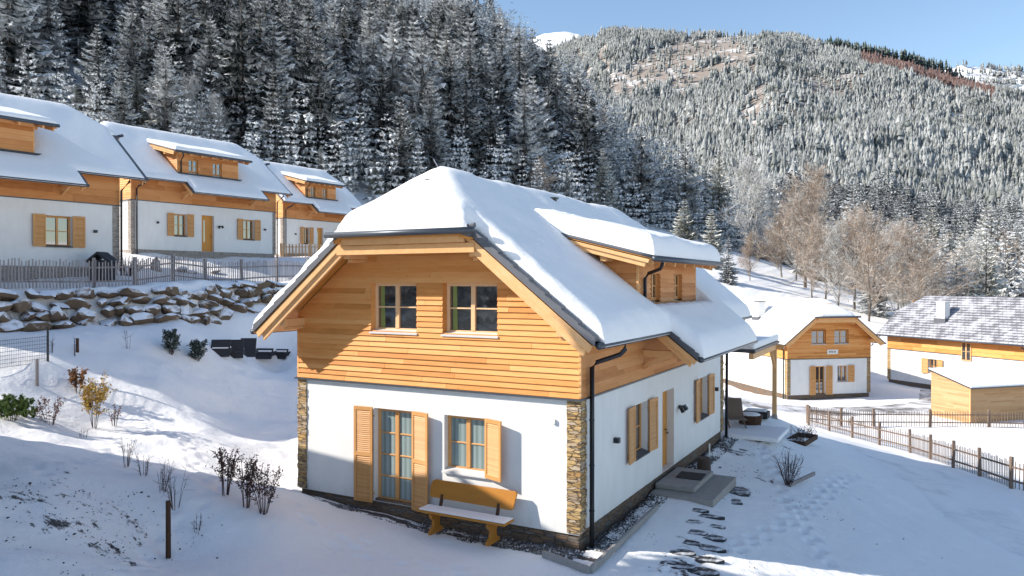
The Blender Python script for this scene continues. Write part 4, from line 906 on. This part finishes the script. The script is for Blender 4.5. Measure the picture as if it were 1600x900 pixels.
def bare(seed,h,nl,spread=.35,fine=5,start=.25,mat='bare_tan',ascend=.75):
    rn=np.random.default_rng(seed); V=[];Fc=[]
    def rib(a,b,w0,w1):
        d=b-a; s_=np.cross(d,rn.normal(size=3)); s_/=np.linalg.norm(s_)+1e-9; k=len(V); V.extend([a-s_*w0,a+s_*w0,b+s_*w1,b-s_*w1]); Fc.append((k,k+1,k+2,k+3))
    def unit(v): return v/np.linalg.norm(v)
    def grow(p,d,L_,w,lv):
        q=p; dd=d
        n=3; 
        for i in range(n):
            nd=unit(dd+rn.normal(size=3)*.10+np.array([0,0,.10])); e=q+nd*L_/n; rib(q,e,w*(1-i/n*.6),w*(1-(i+1)/n*.6)); 
            if lv>0:
                for k in range(fine if lv==1 else 3):
                    s=rn.uniform(0,1); b=q+(e-q)*s; nd2=unit(nd*ascend+rn.normal(size=3)*.55+np.array([0,0,.12])); grow(b,nd2,L_*rn.uniform(.38,.6),max(w*.5,.009),lv-1)
            q=e; dd=nd
    tk=MB(); pts=[np.array([0,0,-.3])]; d=np.array([rn.uniform(-.05,.05),rn.uniform(-.05,.05),1])
    for i in range(6): d=unit(d+rn.normal(size=3)*.05); pts.append(pts[-1]+d*h*.15)
    tk.tube([tuple(p) for p in pts],h*.008+.02,6,.02)
    for i in range(nl):
        t=start+(1-start)*(i+rn.uniform(0,1))/nl; ii=t*6; k=min(int(ii),5); p=pts[k]+(pts[k+1]-pts[k])*(ii-k); a=rn.uniform(0,6.28)+i*2.4
        dr=unit(np.array([math.cos(a)*spread*1.6*(1-t*.4),math.sin(a)*spread*1.6*(1-t*.4),.55+.5*t])); grow(p,dr,h*(.42-.28*t)*rn.uniform(.8,1.2),  .035*(1.3-t),2)
    return tk,np.array(V),np.array(Fc)
def make_tree(name,kind_,loc,scale,rz,label,cat,group=None,src={}):
    root=empty(name,tuple(loc),rz,label,cat,group); root.scale=(scale,)*3
    for nm,me in src[kind_]:
        o=bpy.data.objects.new(nm,me); COL.objects.link(o); o.parent=root
    return root
src={}
def reg(kind_,tk,V,Fc,cm,tm='bark'):
    o=tk.build('trunk',tm); c=npmesh('crown',V,Fc,cm); src[kind_]=[('trunk',o.data),('crown',c.data)]; bpy.data.objects.remove(o); bpy.data.objects.remove(c)
for i in range(5):
    V,T=conifer(100+i,10,[2.9,2.3,3.2,2.1,2.6][i],25,10,6,.04 if i<3 else .12); tk=MB(); tk.tube([(0,0,-1.5),(0,0,9.6)],.16,6,.02); reg('c%d'%i,tk,V,T,'spruce')
for i in range(2):
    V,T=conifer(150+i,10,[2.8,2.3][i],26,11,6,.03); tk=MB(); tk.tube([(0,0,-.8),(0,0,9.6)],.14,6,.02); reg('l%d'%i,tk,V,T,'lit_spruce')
V,T=conifer(160,10,2.0,14,9,5,.45); tk=MB(); tk.tube([(0,0,-1),(0,0,9.6)],.13,6,.03); reg('tall',tk,V,T,'spruce')
for i in range(3): tk,V,Fc=bare(200+i,10,24,[.36,.46,.32][i],8,.14); reg('t%d'%i,tk,V,Fc,'bare_tan','bark')
for i in range(2): tk,V,Fc=bare(220+i,10,24,[.42,.38][i],7,.12); reg('f%d'%i,tk,V,Fc,'bare_frosted','bark')
# --- hillside on the left as a ruled slope from its foot to its crest
BP=np.array([(-260,70,34),(-150,88,32),(-60,108,24),(-30,112,18),(0,126,14.5),(20,145,14),(36,155,12),(50,162,10),(60,168,7.5)],float)
CP=np.array([(-420,330,230),(-260,370,222),(-180,390,210),(-110,400,192),(-55,385,165),(-17.6,350,121),(19,285,74),(36,207,29),(50,180,11)],float)
def ruled(s,t):
    n=len(BP)-1; s=np.clip(s,0,n-1e-6); i=s.astype(int); k=(s-i)[:,None]; B=BP[i]*(1-k)+BP[i+1]*k; Cc=CP[i]*(1-k)+CP[i+1]*k
    q=B+(Cc-B)*t[:,None]; q[:,2]=B[:,2]+(Cc[:,2]-B[:,2])*(t**1.05); return q
def toworld(q):
    w_=CAM[None]*[1,1,0]+q[:,:1]*r0[None]+q[:,1:2]*f0[None]; w_[:,2]=q[:,2]; return w_
def hillz(wp): return 5*vnoise(wp[:,0],wp[:,1],38,8)+2*vnoise(wp[:,0],wp[:,1],13,9)
ss=np.linspace(0,len(BP)-1,150); tt=np.r_[-.06,np.linspace(0,1,90),1.02,1.25]
SS,TT=np.meshgrid(ss,tt); q=ruled(SS.ravel(),np.clip(TT.ravel(),0,1)); wq=toworld(q); wq[:,2]+=hillz(wq)*np.clip(TT.ravel()*6,0,1)
mlow=TT.ravel()<0; wq[mlow,2]-=12; wq[mlow,:2]-=f0[:2]*10; mb_=TT.ravel()>1.1; wq[mb_,2]-=60; wq[mb_,:2]+=f0[:2]*60
idx=np.arange(SS.size).reshape(SS.shape); Fq=np.stack([idx[:-1,:-1],idx[:-1,1:],idx[1:,1:],idx[1:,:-1]],-1).reshape(-1,4)
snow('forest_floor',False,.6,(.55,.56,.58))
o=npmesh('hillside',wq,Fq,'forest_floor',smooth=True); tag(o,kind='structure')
# trees on the slope
def proj(w_): 
    v=w_-CAM[None]; z=v@ff; return CX+F*(v@r0)/z,CY-F*(v@uu)/z,z
n=15000; s=rng.uniform(0,len(BP)-1,n); t=rng.uniform(0,1,n)**.9
q=ruled(s,t); wp=toworld(q); wp[:,2]+=hillz(wp)*np.clip(t*6,0,1)-.3; px,py,dz=proj(wp)
clear=((px>95)&(px<205)&(py>95)&(py<210))|((px>0)&(px<95)&(py>175)&(py<200)&False)
keep=(px>-60)&(px<1660)&(py>-190)&~(clear&(rng.uniform(0,1,n)>.04))
px,py,dz,wp,t,s=[a[keep] for a in (px,py,dz,wp,t,s)]
cell={}; sel=[]
for i in np.argsort(dz):
    sp=4.6+dz[i]*.003; k=(int(wp[i,0]//sp),int(wp[i,1]//sp))
    if k in cell: continue
    cell[k]=1; sel.append(i)
sel=np.array(sel); print('slope trees',len(sel))
HH=rng.uniform(15,28,len(sel)); HH[t[sel]<.05]*=.6; HH[s[sel]>5.5]*=.8
near=[]; seen=0
hidden=lambda x,y,h: False
order=np.argsort(dz[sel]/HH)
ridge_y=lambda x: np.interp(x,[-60,0,180,560,690,970,1130,1660],[140,150,240,340,268,335,400,440])
vis=[j for j in order if (py[sel[j]]-HH[j]*1190/dz[sel[j]])<ridge_y(px[sel[j]])-6 and -30<px[sel[j]]<1630 and (py[sel[j]]-HH[j]*1190/dz[sel[j]])<440 and py[sel[j]]>-20]
ind=vis[:158]; indset=set(ind)
for j in ind:
    i=sel[j]; shade=px[i]<215
    kd=random.choice(['c0','c1','c2','c3','c4','c0','c2','f0','f1'] if (px[i]>230 and dz[i]<170 and random.random()<.16) else ['c0','c1','c2','c3','c4'])
    if kd[0]=='f': make_tree('deciduous_tree',kd,wp[i],HH[j]/10*.8,random.uniform(0,6),'bare frosted broadleaf tree among the spruces of the left slope','tree','frosted bare trees among the spruces on the slope',src)
    else: make_tree('spruce_tree',kd,wp[i],HH[j]/10,random.uniform(0,6),'frost-covered spruce in the dense wood on the slope behind the houses','tree','spruces in the wood on the slope behind the houses',src)
rest=np.array([j for j in range(len(sel)) if j not in indset and py[sel[j]]>-160])
mid=[conifer(300+i,10,[2.5,2.1,2.8][i],14,8,2,.05) for i in range(3)]
dr=dz[sel[rest]]; a=rest[dr<330]; b=rest[dr>=330]
o=merge('slope_forest',mid,wp[sel[a]],HH[a]/10,'spruce'); tag(o,'dense frosted spruce wood covering the upper left slope','forest',kind='stuff')
low=[conifer_low(400+i,10,[2.2,1.8,2.6][i],5,8) for i in range(3)]
if len(b): o=merge('ridge_forest',low,wp[sel[b]],HH[b]/10,'far_spruce'); tag(o,'distant spruces along the ridge of the left slope','forest',kind='stuff')
# tall bare-stemmed spruces round the clearing
for k,(x_,tv) in enumerate([(112,.30),(128,.36),(140,.30),(147,.38),(165,.33),(176,.37),(186,.31),(203,.35),(95,.30),(120,.44),(155,.46),(195,.45),(84,.38)]):
    best=None
    for s_ in np.linspace(1,4,120):
        q=toworld(ruled(np.array([s_]),np.array([tv]))); q[:,2]+=hillz(q); a_=proj(q)
        if best is None or abs(a_[0][0]-x_)<best[0]: best=(abs(a_[0][0]-x_),q[0])
    make_tree('tall_spruce',"tall",best[1],random.uniform(1.9,2.3),k,'tall thin-trunked spruce at the top of the snowy clearing, upper left','tree','tall spruces above the clearing',src)
def foot(x_,tv,dz_=0):
    best=None
    for s_ in np.linspace(0,8,500):
        q=toworld(ruled(np.array([s_]),np.array([tv]))); q[:,2]+=hillz(q)*min(1,tv*6); a_=proj(q)
        if best is None or abs(a_[0][0]-x_)<best[0]: best=(abs(a_[0][0]-x_),q[0],a_[2][0],a_[1][0])
    return best[1],best[2],best[3]
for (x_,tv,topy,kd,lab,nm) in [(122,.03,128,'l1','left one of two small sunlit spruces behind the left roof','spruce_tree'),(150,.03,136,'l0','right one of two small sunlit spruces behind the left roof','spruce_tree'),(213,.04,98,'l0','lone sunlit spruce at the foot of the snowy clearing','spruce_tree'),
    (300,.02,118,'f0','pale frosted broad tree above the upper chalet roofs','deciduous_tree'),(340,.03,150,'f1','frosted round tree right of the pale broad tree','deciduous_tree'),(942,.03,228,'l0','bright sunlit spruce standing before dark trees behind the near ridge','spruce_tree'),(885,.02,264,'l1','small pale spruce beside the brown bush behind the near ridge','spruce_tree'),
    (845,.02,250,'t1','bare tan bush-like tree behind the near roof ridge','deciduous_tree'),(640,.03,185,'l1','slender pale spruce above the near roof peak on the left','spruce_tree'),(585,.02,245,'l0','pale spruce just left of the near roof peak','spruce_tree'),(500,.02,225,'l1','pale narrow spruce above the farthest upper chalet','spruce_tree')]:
    p,d_,by_=foot(x_,tv); hgt=max(4,(by_-topy)/1190*d_); make_tree(nm,kd,p,hgt/10,random.uniform(0,6),lab,'tree',None,src)
# trees on the snowfield and valley edge, set on the ground
def gtree(nm,kd,px_,f_,topy,lab,grp=None,squash=1):
    rr=(px_-800)/1190*f_; w_=cw(rr,f_,0); z=g(w_[0],w_[1]); yb=HZ-(z-5.23)/f_*1190; h=max(2,(yb-topy)/1190*f_); o=make_tree(nm,kd,(w_[0],w_[1],z-.2),h/10,random.uniform(0,6),lab,'tree',grp,src); o.scale=(h/10*squash,h/10*squash,h/10)
gtree('spruce_tree','l0',1070,120,306,'young white spruce on the snowfield above the dormer roof',squash=1.2); gtree('spruce_tree','l1',1112,115,322,'second young white spruce, right of the first on the snowfield',squash=1.2)
gtree('spruce_tree','c1',1138,100,365,'dark little spruce at the right end of the dormer roof'); gtree('spruce_tree','c3',1088,100,372,'dark small spruce half hidden by the dormer roof')
gtree('deciduous_tree','t0',1258,118,256,'largest bare tan tree behind the right-hand chalets',squash=1.45); gtree('deciduous_tree','t1',1335,100,328,'bare tan tree between the two right-hand chalets',squash=1.45); gtree('deciduous_tree','t2',1432,88,348,'spreading pale bare tree above the tiled chalet roof',squash=1.8)
gtree('deciduous_tree','t2',1222,125,325,'rust-tinted bare tree left of the largest tan tree',squash=1.4); gtree('deciduous_tree','f1',1185,150,248,'tall frosted bare tree before the dark wood, right of the dormer',squash=1.4); gtree('deciduous_tree','t2',1172,105,362,'thin brown sapling on the sunny snowfield'); gtree('deciduous_tree','f0',1400,122,352,'bare pale tree left of the spreading one'); gtree('deciduous_tree','t1',1575,118,365,'bare tan tree at the right edge above the tiled roof'); gtree('deciduous_tree','t0',1290,104,352,'small tan bare tree crowding the chalet roof from behind',squash=1.2); gtree('deciduous_tree','t2',1360,100,385,'low brown bare tree in the gap between the right chalets',squash=1.3)
rn=random.Random(9); vt=0
while vt<105:
    px_=rn.uniform(985,1640); f_=rn.uniform(135,250); yb=0
    if (px_<1260 and f_<172) or (px_<1120 and f_>230): continue
    rr=(px_-800)/1190*f_; w_=cw(rr,f_,0); z=g(w_[0],w_[1]); h=rn.uniform(14,24)*(1 if f_>170 else .75)
    make_tree('spruce_tree',rn.choice(['c0','c1','c2','c3','c4','l0']),(w_[0],w_[1],z-.3),h/10,rn.uniform(0,6),'frosted spruce on the valley floor behind the bare trees, at right','tree','spruces of the valley wood on the right',src); vt+=1
# --- mountain across the valley
MC=[(820,1650,90),(870,1600,78),(905,1550,66),(960,1450,50),(1050,1400,58),(1190,1350,58),(1240,1350,62),(1300,1350,80),(1360,1300,96),(1420,1280,108),(1500,1250,134),(1600,1200,160),(1750,1150,200),(1950,1100,240)]
mc=np.array([[(a-800)/1190*b,b,5.23+(441-c)/1190*b] for a,b,c in MC]); mbp=np.array([[(a-800)/1190*(300 if a>1100 else 420)+ (0),(300 if a>1100 else 420),-3] for a,b,c in MC],float)
def mtn(s,t):
    n=len(mc)-1; s=np.clip(s,0,n-1e-6); i=s.astype(int); k=(s-i)[:,None]; B=mbp[i]*(1-k)+mbp[i+1]*k; Cc=mc[i]*(1-k)+mc[i+1]*k
    q=B+(Cc-B)*t[:,None]; q[:,2]=B[:,2]+(Cc[:,2]-B[:,2])*t**1.12; w_=toworld(q)
    w_[:,2]+=(75*vnoise(w_[:,0],w_[:,1],260,21)+24*vnoise(w_[:,0],w_[:,1],90,22))*np.sin(np.clip(t,0,1)*math.pi)**.8; return w_
ss=np.linspace(0,len(mc)-1,170); tt=np.r_[np.linspace(0,1,120)]
SS,TT=np.meshgrid(ss,tt); wq=mtn(SS.ravel(),TT.ravel()); back=mtn(ss,np.ones(len(ss))); back[:,:2]+=f0[:2]*200; back[:,2]-=120; wq=np.r_[wq,back]
idx=np.arange(len(wq)).reshape(len(tt)+1,len(ss)); Fq=np.stack([idx[:-1,:-1],idx[:-1,1:],idx[1:,1:],idx[1:,:-1]],-1).reshape(-1,4)
n=N('mountain_floor'); v=n.coord('Object'); a=n.noise(.012,6,v,.65); b=n.noise(.03,6,v,.7)
n.col(n.mix(n.math('MINIMUM',n.math('MAXIMUM',n.math('MULTIPLY',n.math('SUBTRACT',b,.53),7),0),1),(.27,.225,.19),(.72,.72,.73))); n.set(Roughness=.9); M['mountain_floor']=n.m
o=npmesh('mountain',wq,Fq,'mountain_floor',smooth=True); tag(o,kind='structure')
n=125000; s=rng.uniform(0,len(mc)-1,n); t=rng.uniform(0,1,n)**.75; wp=mtn(s,t); px,py,dz=proj(wp)
cl=np.zeros(n)
for (x,y,rx,ry) in [(1030,105,95,26),(985,140,45,16),(1130,72,75,17),(1240,140,70,22),(1290,150,50,16),(1215,180,60,22),(1080,125,40,14),(1330,125,26,9),(1150,95,45,14),(1230,215,40,14),(1480,190,30,8),(1390,250,30,8)]:
    ca=math.cos(-.42 if x<1180 else -.15); sa=math.sin(-.42 if x<1180 else -.15); u_=(px-x)*ca+(py-y)*sa; v_=-(px-x)*sa+(py-y)*ca; cl=np.maximum(cl,1.25-(u_/rx)**2-(v_/ry)**2)
dens=np.where(cl+.9*vnoise(px,py,10,31)>.2,.07,1.)*np.where(vnoise(wp[:,0],wp[:,1],55,33)+.5*vnoise(wp[:,0],wp[:,1],20,34)>.42,.25,1)
keep=(px>800)&(px<1660)&(py>20)&(rng.uniform(0,1,n)<dens); wp=wp[keep]; px=px[keep];py=py[keep];dz=dz[keep]; t=t[keep]
red=((py-(88+(px-1350)*.27))>0)&((py-(88+(px-1350)*.27))<14)&(px>1345)&(px<1555)
Hm=rng.uniform(7,14,len(wp))*(1+.6*vnoise(wp[:,0],wp[:,1],45,35))*np.where(rng.uniform(0,1,len(wp))<.04,1.45,1); Hm[t>.97]*=1.1
low2=[conifer_low(500+i,10,[2.2,1.8,2.7][i],3,6) for i in range(4-1)]
c_=(~red)&(dz<430)&(rng.uniform(0,1,len(wp))<.42); a=(~red)&(dz>=430)&(dz<620); b=(~red)&(dz>=620)
o=merge('valley_forest',mid,wp[c_],Hm[c_]/10*1.65,'spruce'); tag(o,'taller frosted spruce wood at the foot of the mountain','forest',kind='stuff'); print('valley',c_.sum(),a.sum(),b.sum())
o=merge('mountain_forest',low,wp[a],Hm[a]/10*1.15,'far_spruce'); tag(o,'grey frosted conifer forest on the lower mountain flank','forest',kind='stuff')
o=merge('mountain_forest',low2,wp[b],Hm[b]/10*.92,'far_spruce'); tag(o,'grey frosted conifer forest reaching the mountain crest','forest',kind='stuff')
o=merge('red_wood',low2,wp[red],Hm[red]/10*.8,'red_beech'); tag(o,'rust-red strip of trees below the mountain crest at right','wood',kind='stuff')
# far ridges
def ridge(name,PX,f_,depth,seed,mat,amp=6,base=-50):
    m=[]; xs=np.array([p[0] for p in PX],float); ys=np.array([p[1] for p in PX],float); xx=np.linspace(xs[0],xs[-1],90); yy=np.interp(xx,xs,ys)
    rows=[]
    for k,tv in enumerate(np.linspace(0,1,26)):
        f2=f_-depth*(1-tv); zc=5.23+(441-yy)/1190*f_; rr=(xx-800)/1190*f_; z=base+(zc-base)*tv**1.1; w_=CAM[None]*[1,1,0]+rr[:,None]*r0+np.full(len(rr),f2)[:,None]*f0; w_[:,2]=z+amp*np.sin(tv*3.14)*vnoise(w_[:,0],w_[:,1],f_*.03,seed)*6+amp*vnoise(w_[:,0],w_[:,1],f_*.008,seed+1); rows.append(w_)
    bk=rows[-1].copy(); bk[:,:2]+=f0[:2]*depth*.5; bk[:,2]=base; rows.append(bk)
    Wq=np.concatenate(rows); idx=np.arange(len(Wq)).reshape(len(rows),-1); Fq=np.stack([idx[:-1,:-1],idx[:-1,1:],idx[1:,1:],idx[1:,:-1]],-1).reshape(-1,4)
    o=npmesh(name,Wq,Fq,mat,smooth=True); tag(o,kind='structure'); return rows
ridge('snowy_peak',[(760,100),(830,62),(850,54),(880,51),(905,55),(930,75),(980,110)],3600,1500,41,'snow',10)
rw=ridge('far_hill',[(1380,140),(1440,118),(1470,108),(1500,104),(1560,110),(1620,112),(1800,130)],2300,700,51,'snow',8)
pts_=np.concatenate(rw[12:26]); ii=rng.integers(0,len(pts_),5000); pj=pts_[ii]+rng.normal(size=(5000,3))*[16,16,0]; px,py,dz=proj(pj); kp=(px>1470)&((px>1530)|(rng.uniform(0,1,5000)<.35))&(px<1660)
o=merge('far_hill_forest',low2,pj[kp],rng.uniform(1.0,1.9,kp.sum()),'far_spruce'); tag(o,'pale conifer wood on the farthest hill at the right edge','forest',kind='stuff')
rw=ridge('crest_hill',[(1270,78),(1300,72),(1340,80),(1400,92),(1450,104),(1490,122),(1560,170)],1480,160,61,'mountain_floor',2)
pts_=np.concatenate(rw[20:26]); ii=rng.integers(0,len(pts_),2200); pj=pts_[ii]+rng.normal(size=(2200,3))*[6,6,0]
o=merge('crest_forest',low2,pj,rng.uniform(1.1,1.9,2200),'pine_dark_green'); tag(o,'dark green trees lining the mountain crest at right','forest',kind='stuff')
# ------------------------------------------------------------------ shrubs
def shrub(name,p,h,wd,lab,cat,leaf=None,nstem=9,nleaf=0,seed=1,lsize=.035,lz=(.2,1),stemr=.008,lean=(0,0),sub=4,cl=None):
    rn=np.random.default_rng(seed); root=empty(name,tuple(p),0,lab,cat); m=MB(); tips=[]
    for i in range(nstem):
        a=rn.uniform(0,6.28); rr=wd*.5*rn.uniform(.2,1); q0=np.array([math.cos(a)*.05,math.sin(a)*.05,-.08]); e=np.array([math.cos(a)*rr+lean[0],math.sin(a)*rr+lean[1],h*rn.uniform(.6,1.0)]); mid_=q0*.5+e*.5+np.array([0,0,h*.08])
        m.tube([tuple(q0),tuple(mid_),tuple(e)],stemr,4,stemr*.4); tips+=[(mid_,e)]
        for k in range(sub):
            s_=rn.uniform(.35,.95); b=q0+(e-q0)*s_; d=rn.normal(size=3)*.5+np.array([math.cos(a)*.4,math.sin(a)*.4,.8]); d/=np.linalg.norm(d); e2=b+d*h*rn.uniform(.12,.3); m.tube([tuple(b),tuple(e2)],stemr*.6,3,stemr*.3); tips.append((b,e2))
    m.build('stems','twig',root)
    if nleaf:
        V=[];Fc=[]
        for i in range(nleaf):
            b,e=tips[rn.integers(len(tips))]; s_=rn.uniform(0,1.05); c=b+(e-b)*s_+rn.normal(size=3)*.03*h; 
            if not lz[0]*h<c[2]<lz[1]*h*1.1: continue
            a1=rn.normal(size=3); a1/=np.linalg.norm(a1); a2=np.cross(a1,rn.normal(size=3)); a2/=np.linalg.norm(a2); z=lsize*rn.uniform(.6,1.3); k=len(V); V+= [c-a1*z,c-a2*z*.45,c+a1*z,c+a2*z*.45]; Fc.append((k,k+1,k+2,k+3))
        npmesh('leaves',V,Fc,leaf,root)
    return root
shrub('leafy_shrub',hit(147,668),1.45,.9,'yellow-leaved shrub glowing in the sunlit snow at left','shrub','yellow_leaf',9,1500,1,.04,(.15,1)); shrub('leafy_shrub',hit(122,614),.75,.55,'small brown and yellow shrub behind the yellow one','shrub','brown_leaf',8,700,2,.045)
shrub('leafy_shrub',hit(78,668),.8,.8,'sparse reddish shrub in sunlit snow between green and yellow ones','shrub','red_leaf',9,420,3,.03); shrub('evergreen_shrub',hit(18,658),.68,1.0,'green leafy bush at the left edge of the photo','shrub','green_leaf',16,1900,4,.05,(0,1)); shrub('evergreen_shrub',hit(45,655),.35,.6,'low dark green clump right of the green bush','shrub','green_leaf',12,500,14,.045,(0,1))
shrub('leafy_shrub',hit(178,664),.6,.6,'faded red-brown twiggy shrub just right of the yellow shrub','shrub','red_leaf',7,120,5,.03)
for k,(x,y,h,lab) in enumerate([(197,724,.62,'bare thin-stemmed bush leftmost of the row on the shaded mound'),(225,746,.5,'bare bush second in the row of twigs on the mound'),(252,768,.66,'bare bush third in the row of twigs on the mound'),(274,792,.85,'tallest bare bush, rightmost in the row of twigs')]): shrub('bare_bush',hit(x,y),h,.55,lab,'bush',None,10,0,20+k,.03,stemr=.006,sub=3)
for k,(x,y,h,w_,lab) in enumerate([(352,772,1.0,.6,'dark brown-leaved shrub, leftmost of three on the mound edge'),(385,790,.95,.6,'dark berry-brown shrub in the middle of three on the mound edge'),(412,800,.95,.75,'dark spreading shrub, rightmost of three by the house corner')]): shrub('dark_shrub',hit(x,y),h,w_,lab,'shrub','berry_leaf',9,650,30+k,.028,(.25,1),.011,sub=6)
shrub('bare_bush',hit(1232,758),.95,1.0,'dense dark bare bush on the shaded slope right of the house','bush','berry_leaf',24,260,40,.02,(.1,.5),.009,sub=5)
leafmat('pine_leaf',[(0,(.02,.035,.03)),(.8,(.05,.075,.06)),(1,(.5,.52,.53))])
for k,(x,y,h,lab) in enumerate([(268,553,.85,'small dark mountain pine left of the black garden chairs'),(308,566,.75,'low round mountain pine nearest the black garden chairs')]): shrub('dwarf_pine',hit(x,y),h,.62,lab,'shrub','pine_leaf',22,2600,50+k,.05,(.0,1),sub=7)
for k,(x,y,h,lab) in enumerate([(80,553,.6,'thin bare sapling leaning beside the wire fence post'),(115,555,.55,'thin crooked sapling by the short dark post'),(200,541,.6,'tiny bare sapling alone in the snow below the boulders'),(130,688,.35,'tiny weed stalk at the edge of the sunlit snow'),(320,640,.25,'x')][:4]): shrub('sapling',hit(x,y),h,.25,lab,'sapling',None,4,0,60+k,stemr=.008,sub=3)
shrub('bare_bush',hit(160,438) if 0 else tuple(pd(200,436,33)*[1,1,0]+[0,0,g(*pd(200,436,33)[:2])]),.9,2.2,'wide tangled bare bush behind the picket fence at the chalet corner','bush',None,40,0,70,stemr=.012,sub=5)
shrub('dark_shrub',hit(822+0,0) if 0 else hit(308,830),.35,.3,'small dark weed in the shaded snow beside the lone post','weed',None,5,0,71,stemr=.006)
rn=random.Random(23)
for k in range(34):
    if k<9 and k%3: continue
    px_=1235+k*12.5+rn.uniform(-10,10); f_=rn.uniform(88,128); rr=(px_-800)/1190*f_; w_=cw(rr,f_,0); z=g(w_[0],w_[1]); h=rn.uniform(8,15)
    if (px_>1490 and rn.random()<.8) or (px_<=1490 and k in (11,14,18,20)): o=make_tree('spruce_tree',rn.choice(['c0','c2','c4','l0','c1']),(w_[0],w_[1],z-.3),(h*.9/10)*(.7 if px_<1490 else 1),rn.uniform(0,6),'frosted spruce directly behind the two right-hand chalets','tree','spruces just behind the right-hand chalets',src); o.scale=(h/10*.85,h/10*.85,h/10*(.72 if px_<1490 else 1))
    else: o=make_tree('deciduous_tree',rn.choice(['f0','f1','t2']),(w_[0],w_[1],z-.3),h/10,rn.uniform(0,6),'greyish bare tree among the spruces directly behind the right-hand chalets','tree','bare trees just behind the right-hand chalets',src); o.scale=(h/10*1.1,h/10*1.1,h/10)
# two unseen spruces added beside the off-view chalet to shade the foreground
for k,(r_,f_) in enumerate([(-11.8,11.4),(-12.2,9.2)]):
    w_=cw(r_,f_,0); make_tree('spruce_tree','c1',(w_[0],w_[1],g(w_[0],w_[1])-.2),1.45,k,'unseen spruce added left of the view to shade the foreground snow','tree','unseen spruces added to shade the foreground',src)
print('objects',len(COL.objects))

# ------------------------------------------------------------------ stepping slabs down the shaded slope
frosted('wet_slab',(.035,.037,.042),(.84,.85,.87),-.50,.75,5.,3.4,.3,0,.5,.3)
rn=random.Random(17)
SL=[(1150,768,.75,.42),(1140,784,.7,.3),(1078,797,.95,.17),(1098,806,.9,.15),(1075,815,.7,.17),(1108,822,.8,.15),(1080,832,.75,.2),(1110,840,.7,.2),(1074,848,.6,.18),(1100,856,.85,.22),(1066,864,.6,.2),(1098,874,.8,.2),(1060,884,.7,.22),(1095,893,.75,.24)]
wh=['topmost broad','second broad']+['narrow']*12
for k,(x,y,w_,d_) in enumerate(SL):
    p=hit(x,y); m=MB(); n=9; P=[(math.cos(6.283*i/n)*w_*.5*rn.uniform(.8,1.12),math.sin(6.283*i/n)*d_*.85*rn.uniform(.75,1.2)) for i in range(n)]
    m.prism(P,2,-.10,.012); o=m.build('stepping_slab','wet_slab',bevel=.01); o.location=(p[0],p[1],p[2]+.01); o.rotation_euler=(rn.uniform(-.03,.03),rn.uniform(-.03,.03),_a-.25+rn.uniform(-.15,.15))
    tag(o,'dark wet stepping slab half buried in snow on the path below the side door steps','paving slab','dark stepping slabs leading down from the side door')
# soil clods and weeds in the shaded foreground snow
V=[];Fc=[]; 
ico,fi=rock(5,1,1,1); ico=np.array(ico); fi=np.array(fi)
for (x,y,sp,n) in [(150,845,.35,70),(60,790,.5,60),(110,775,.5,50),(215,770,.25,22),(20,770,.4,40),(180,800,.6,40),(320,830,.5,14),(60,870,.7,40),(250,860,.8,14),(280,720,.3,8),(1250,790,.8,20),(1330,830,.8,10),(1080,850,.7,60),(1150,735,.6,50),(1190,700,.7,40),(1110,700,.4,40)]:
    c=hit(x,y)
    for i in range(n):
        q=c[:2]+rng.normal(size=2)*[sp,sp*.6]
        if -7.4<q[0]<.1 and q[1]>-.1: continue
        r_=rng.uniform(.005,.016)*(1.7 if rng.uniform()<.1 else 1); V.append(ico*r_*rng.uniform(.6,1.4,(1,3))*[1.2,1.2,.6]+[q[0],q[1],g(*q)+r_*.3]); Fc.append(fi+len(ico)*(len(V)-1))
o=npmesh('soil_clods',np.concatenate(V),np.concatenate(Fc),'soil'); tag(o,'dark soil clods poking through the shaded foreground snow','soil',kind='stuff')
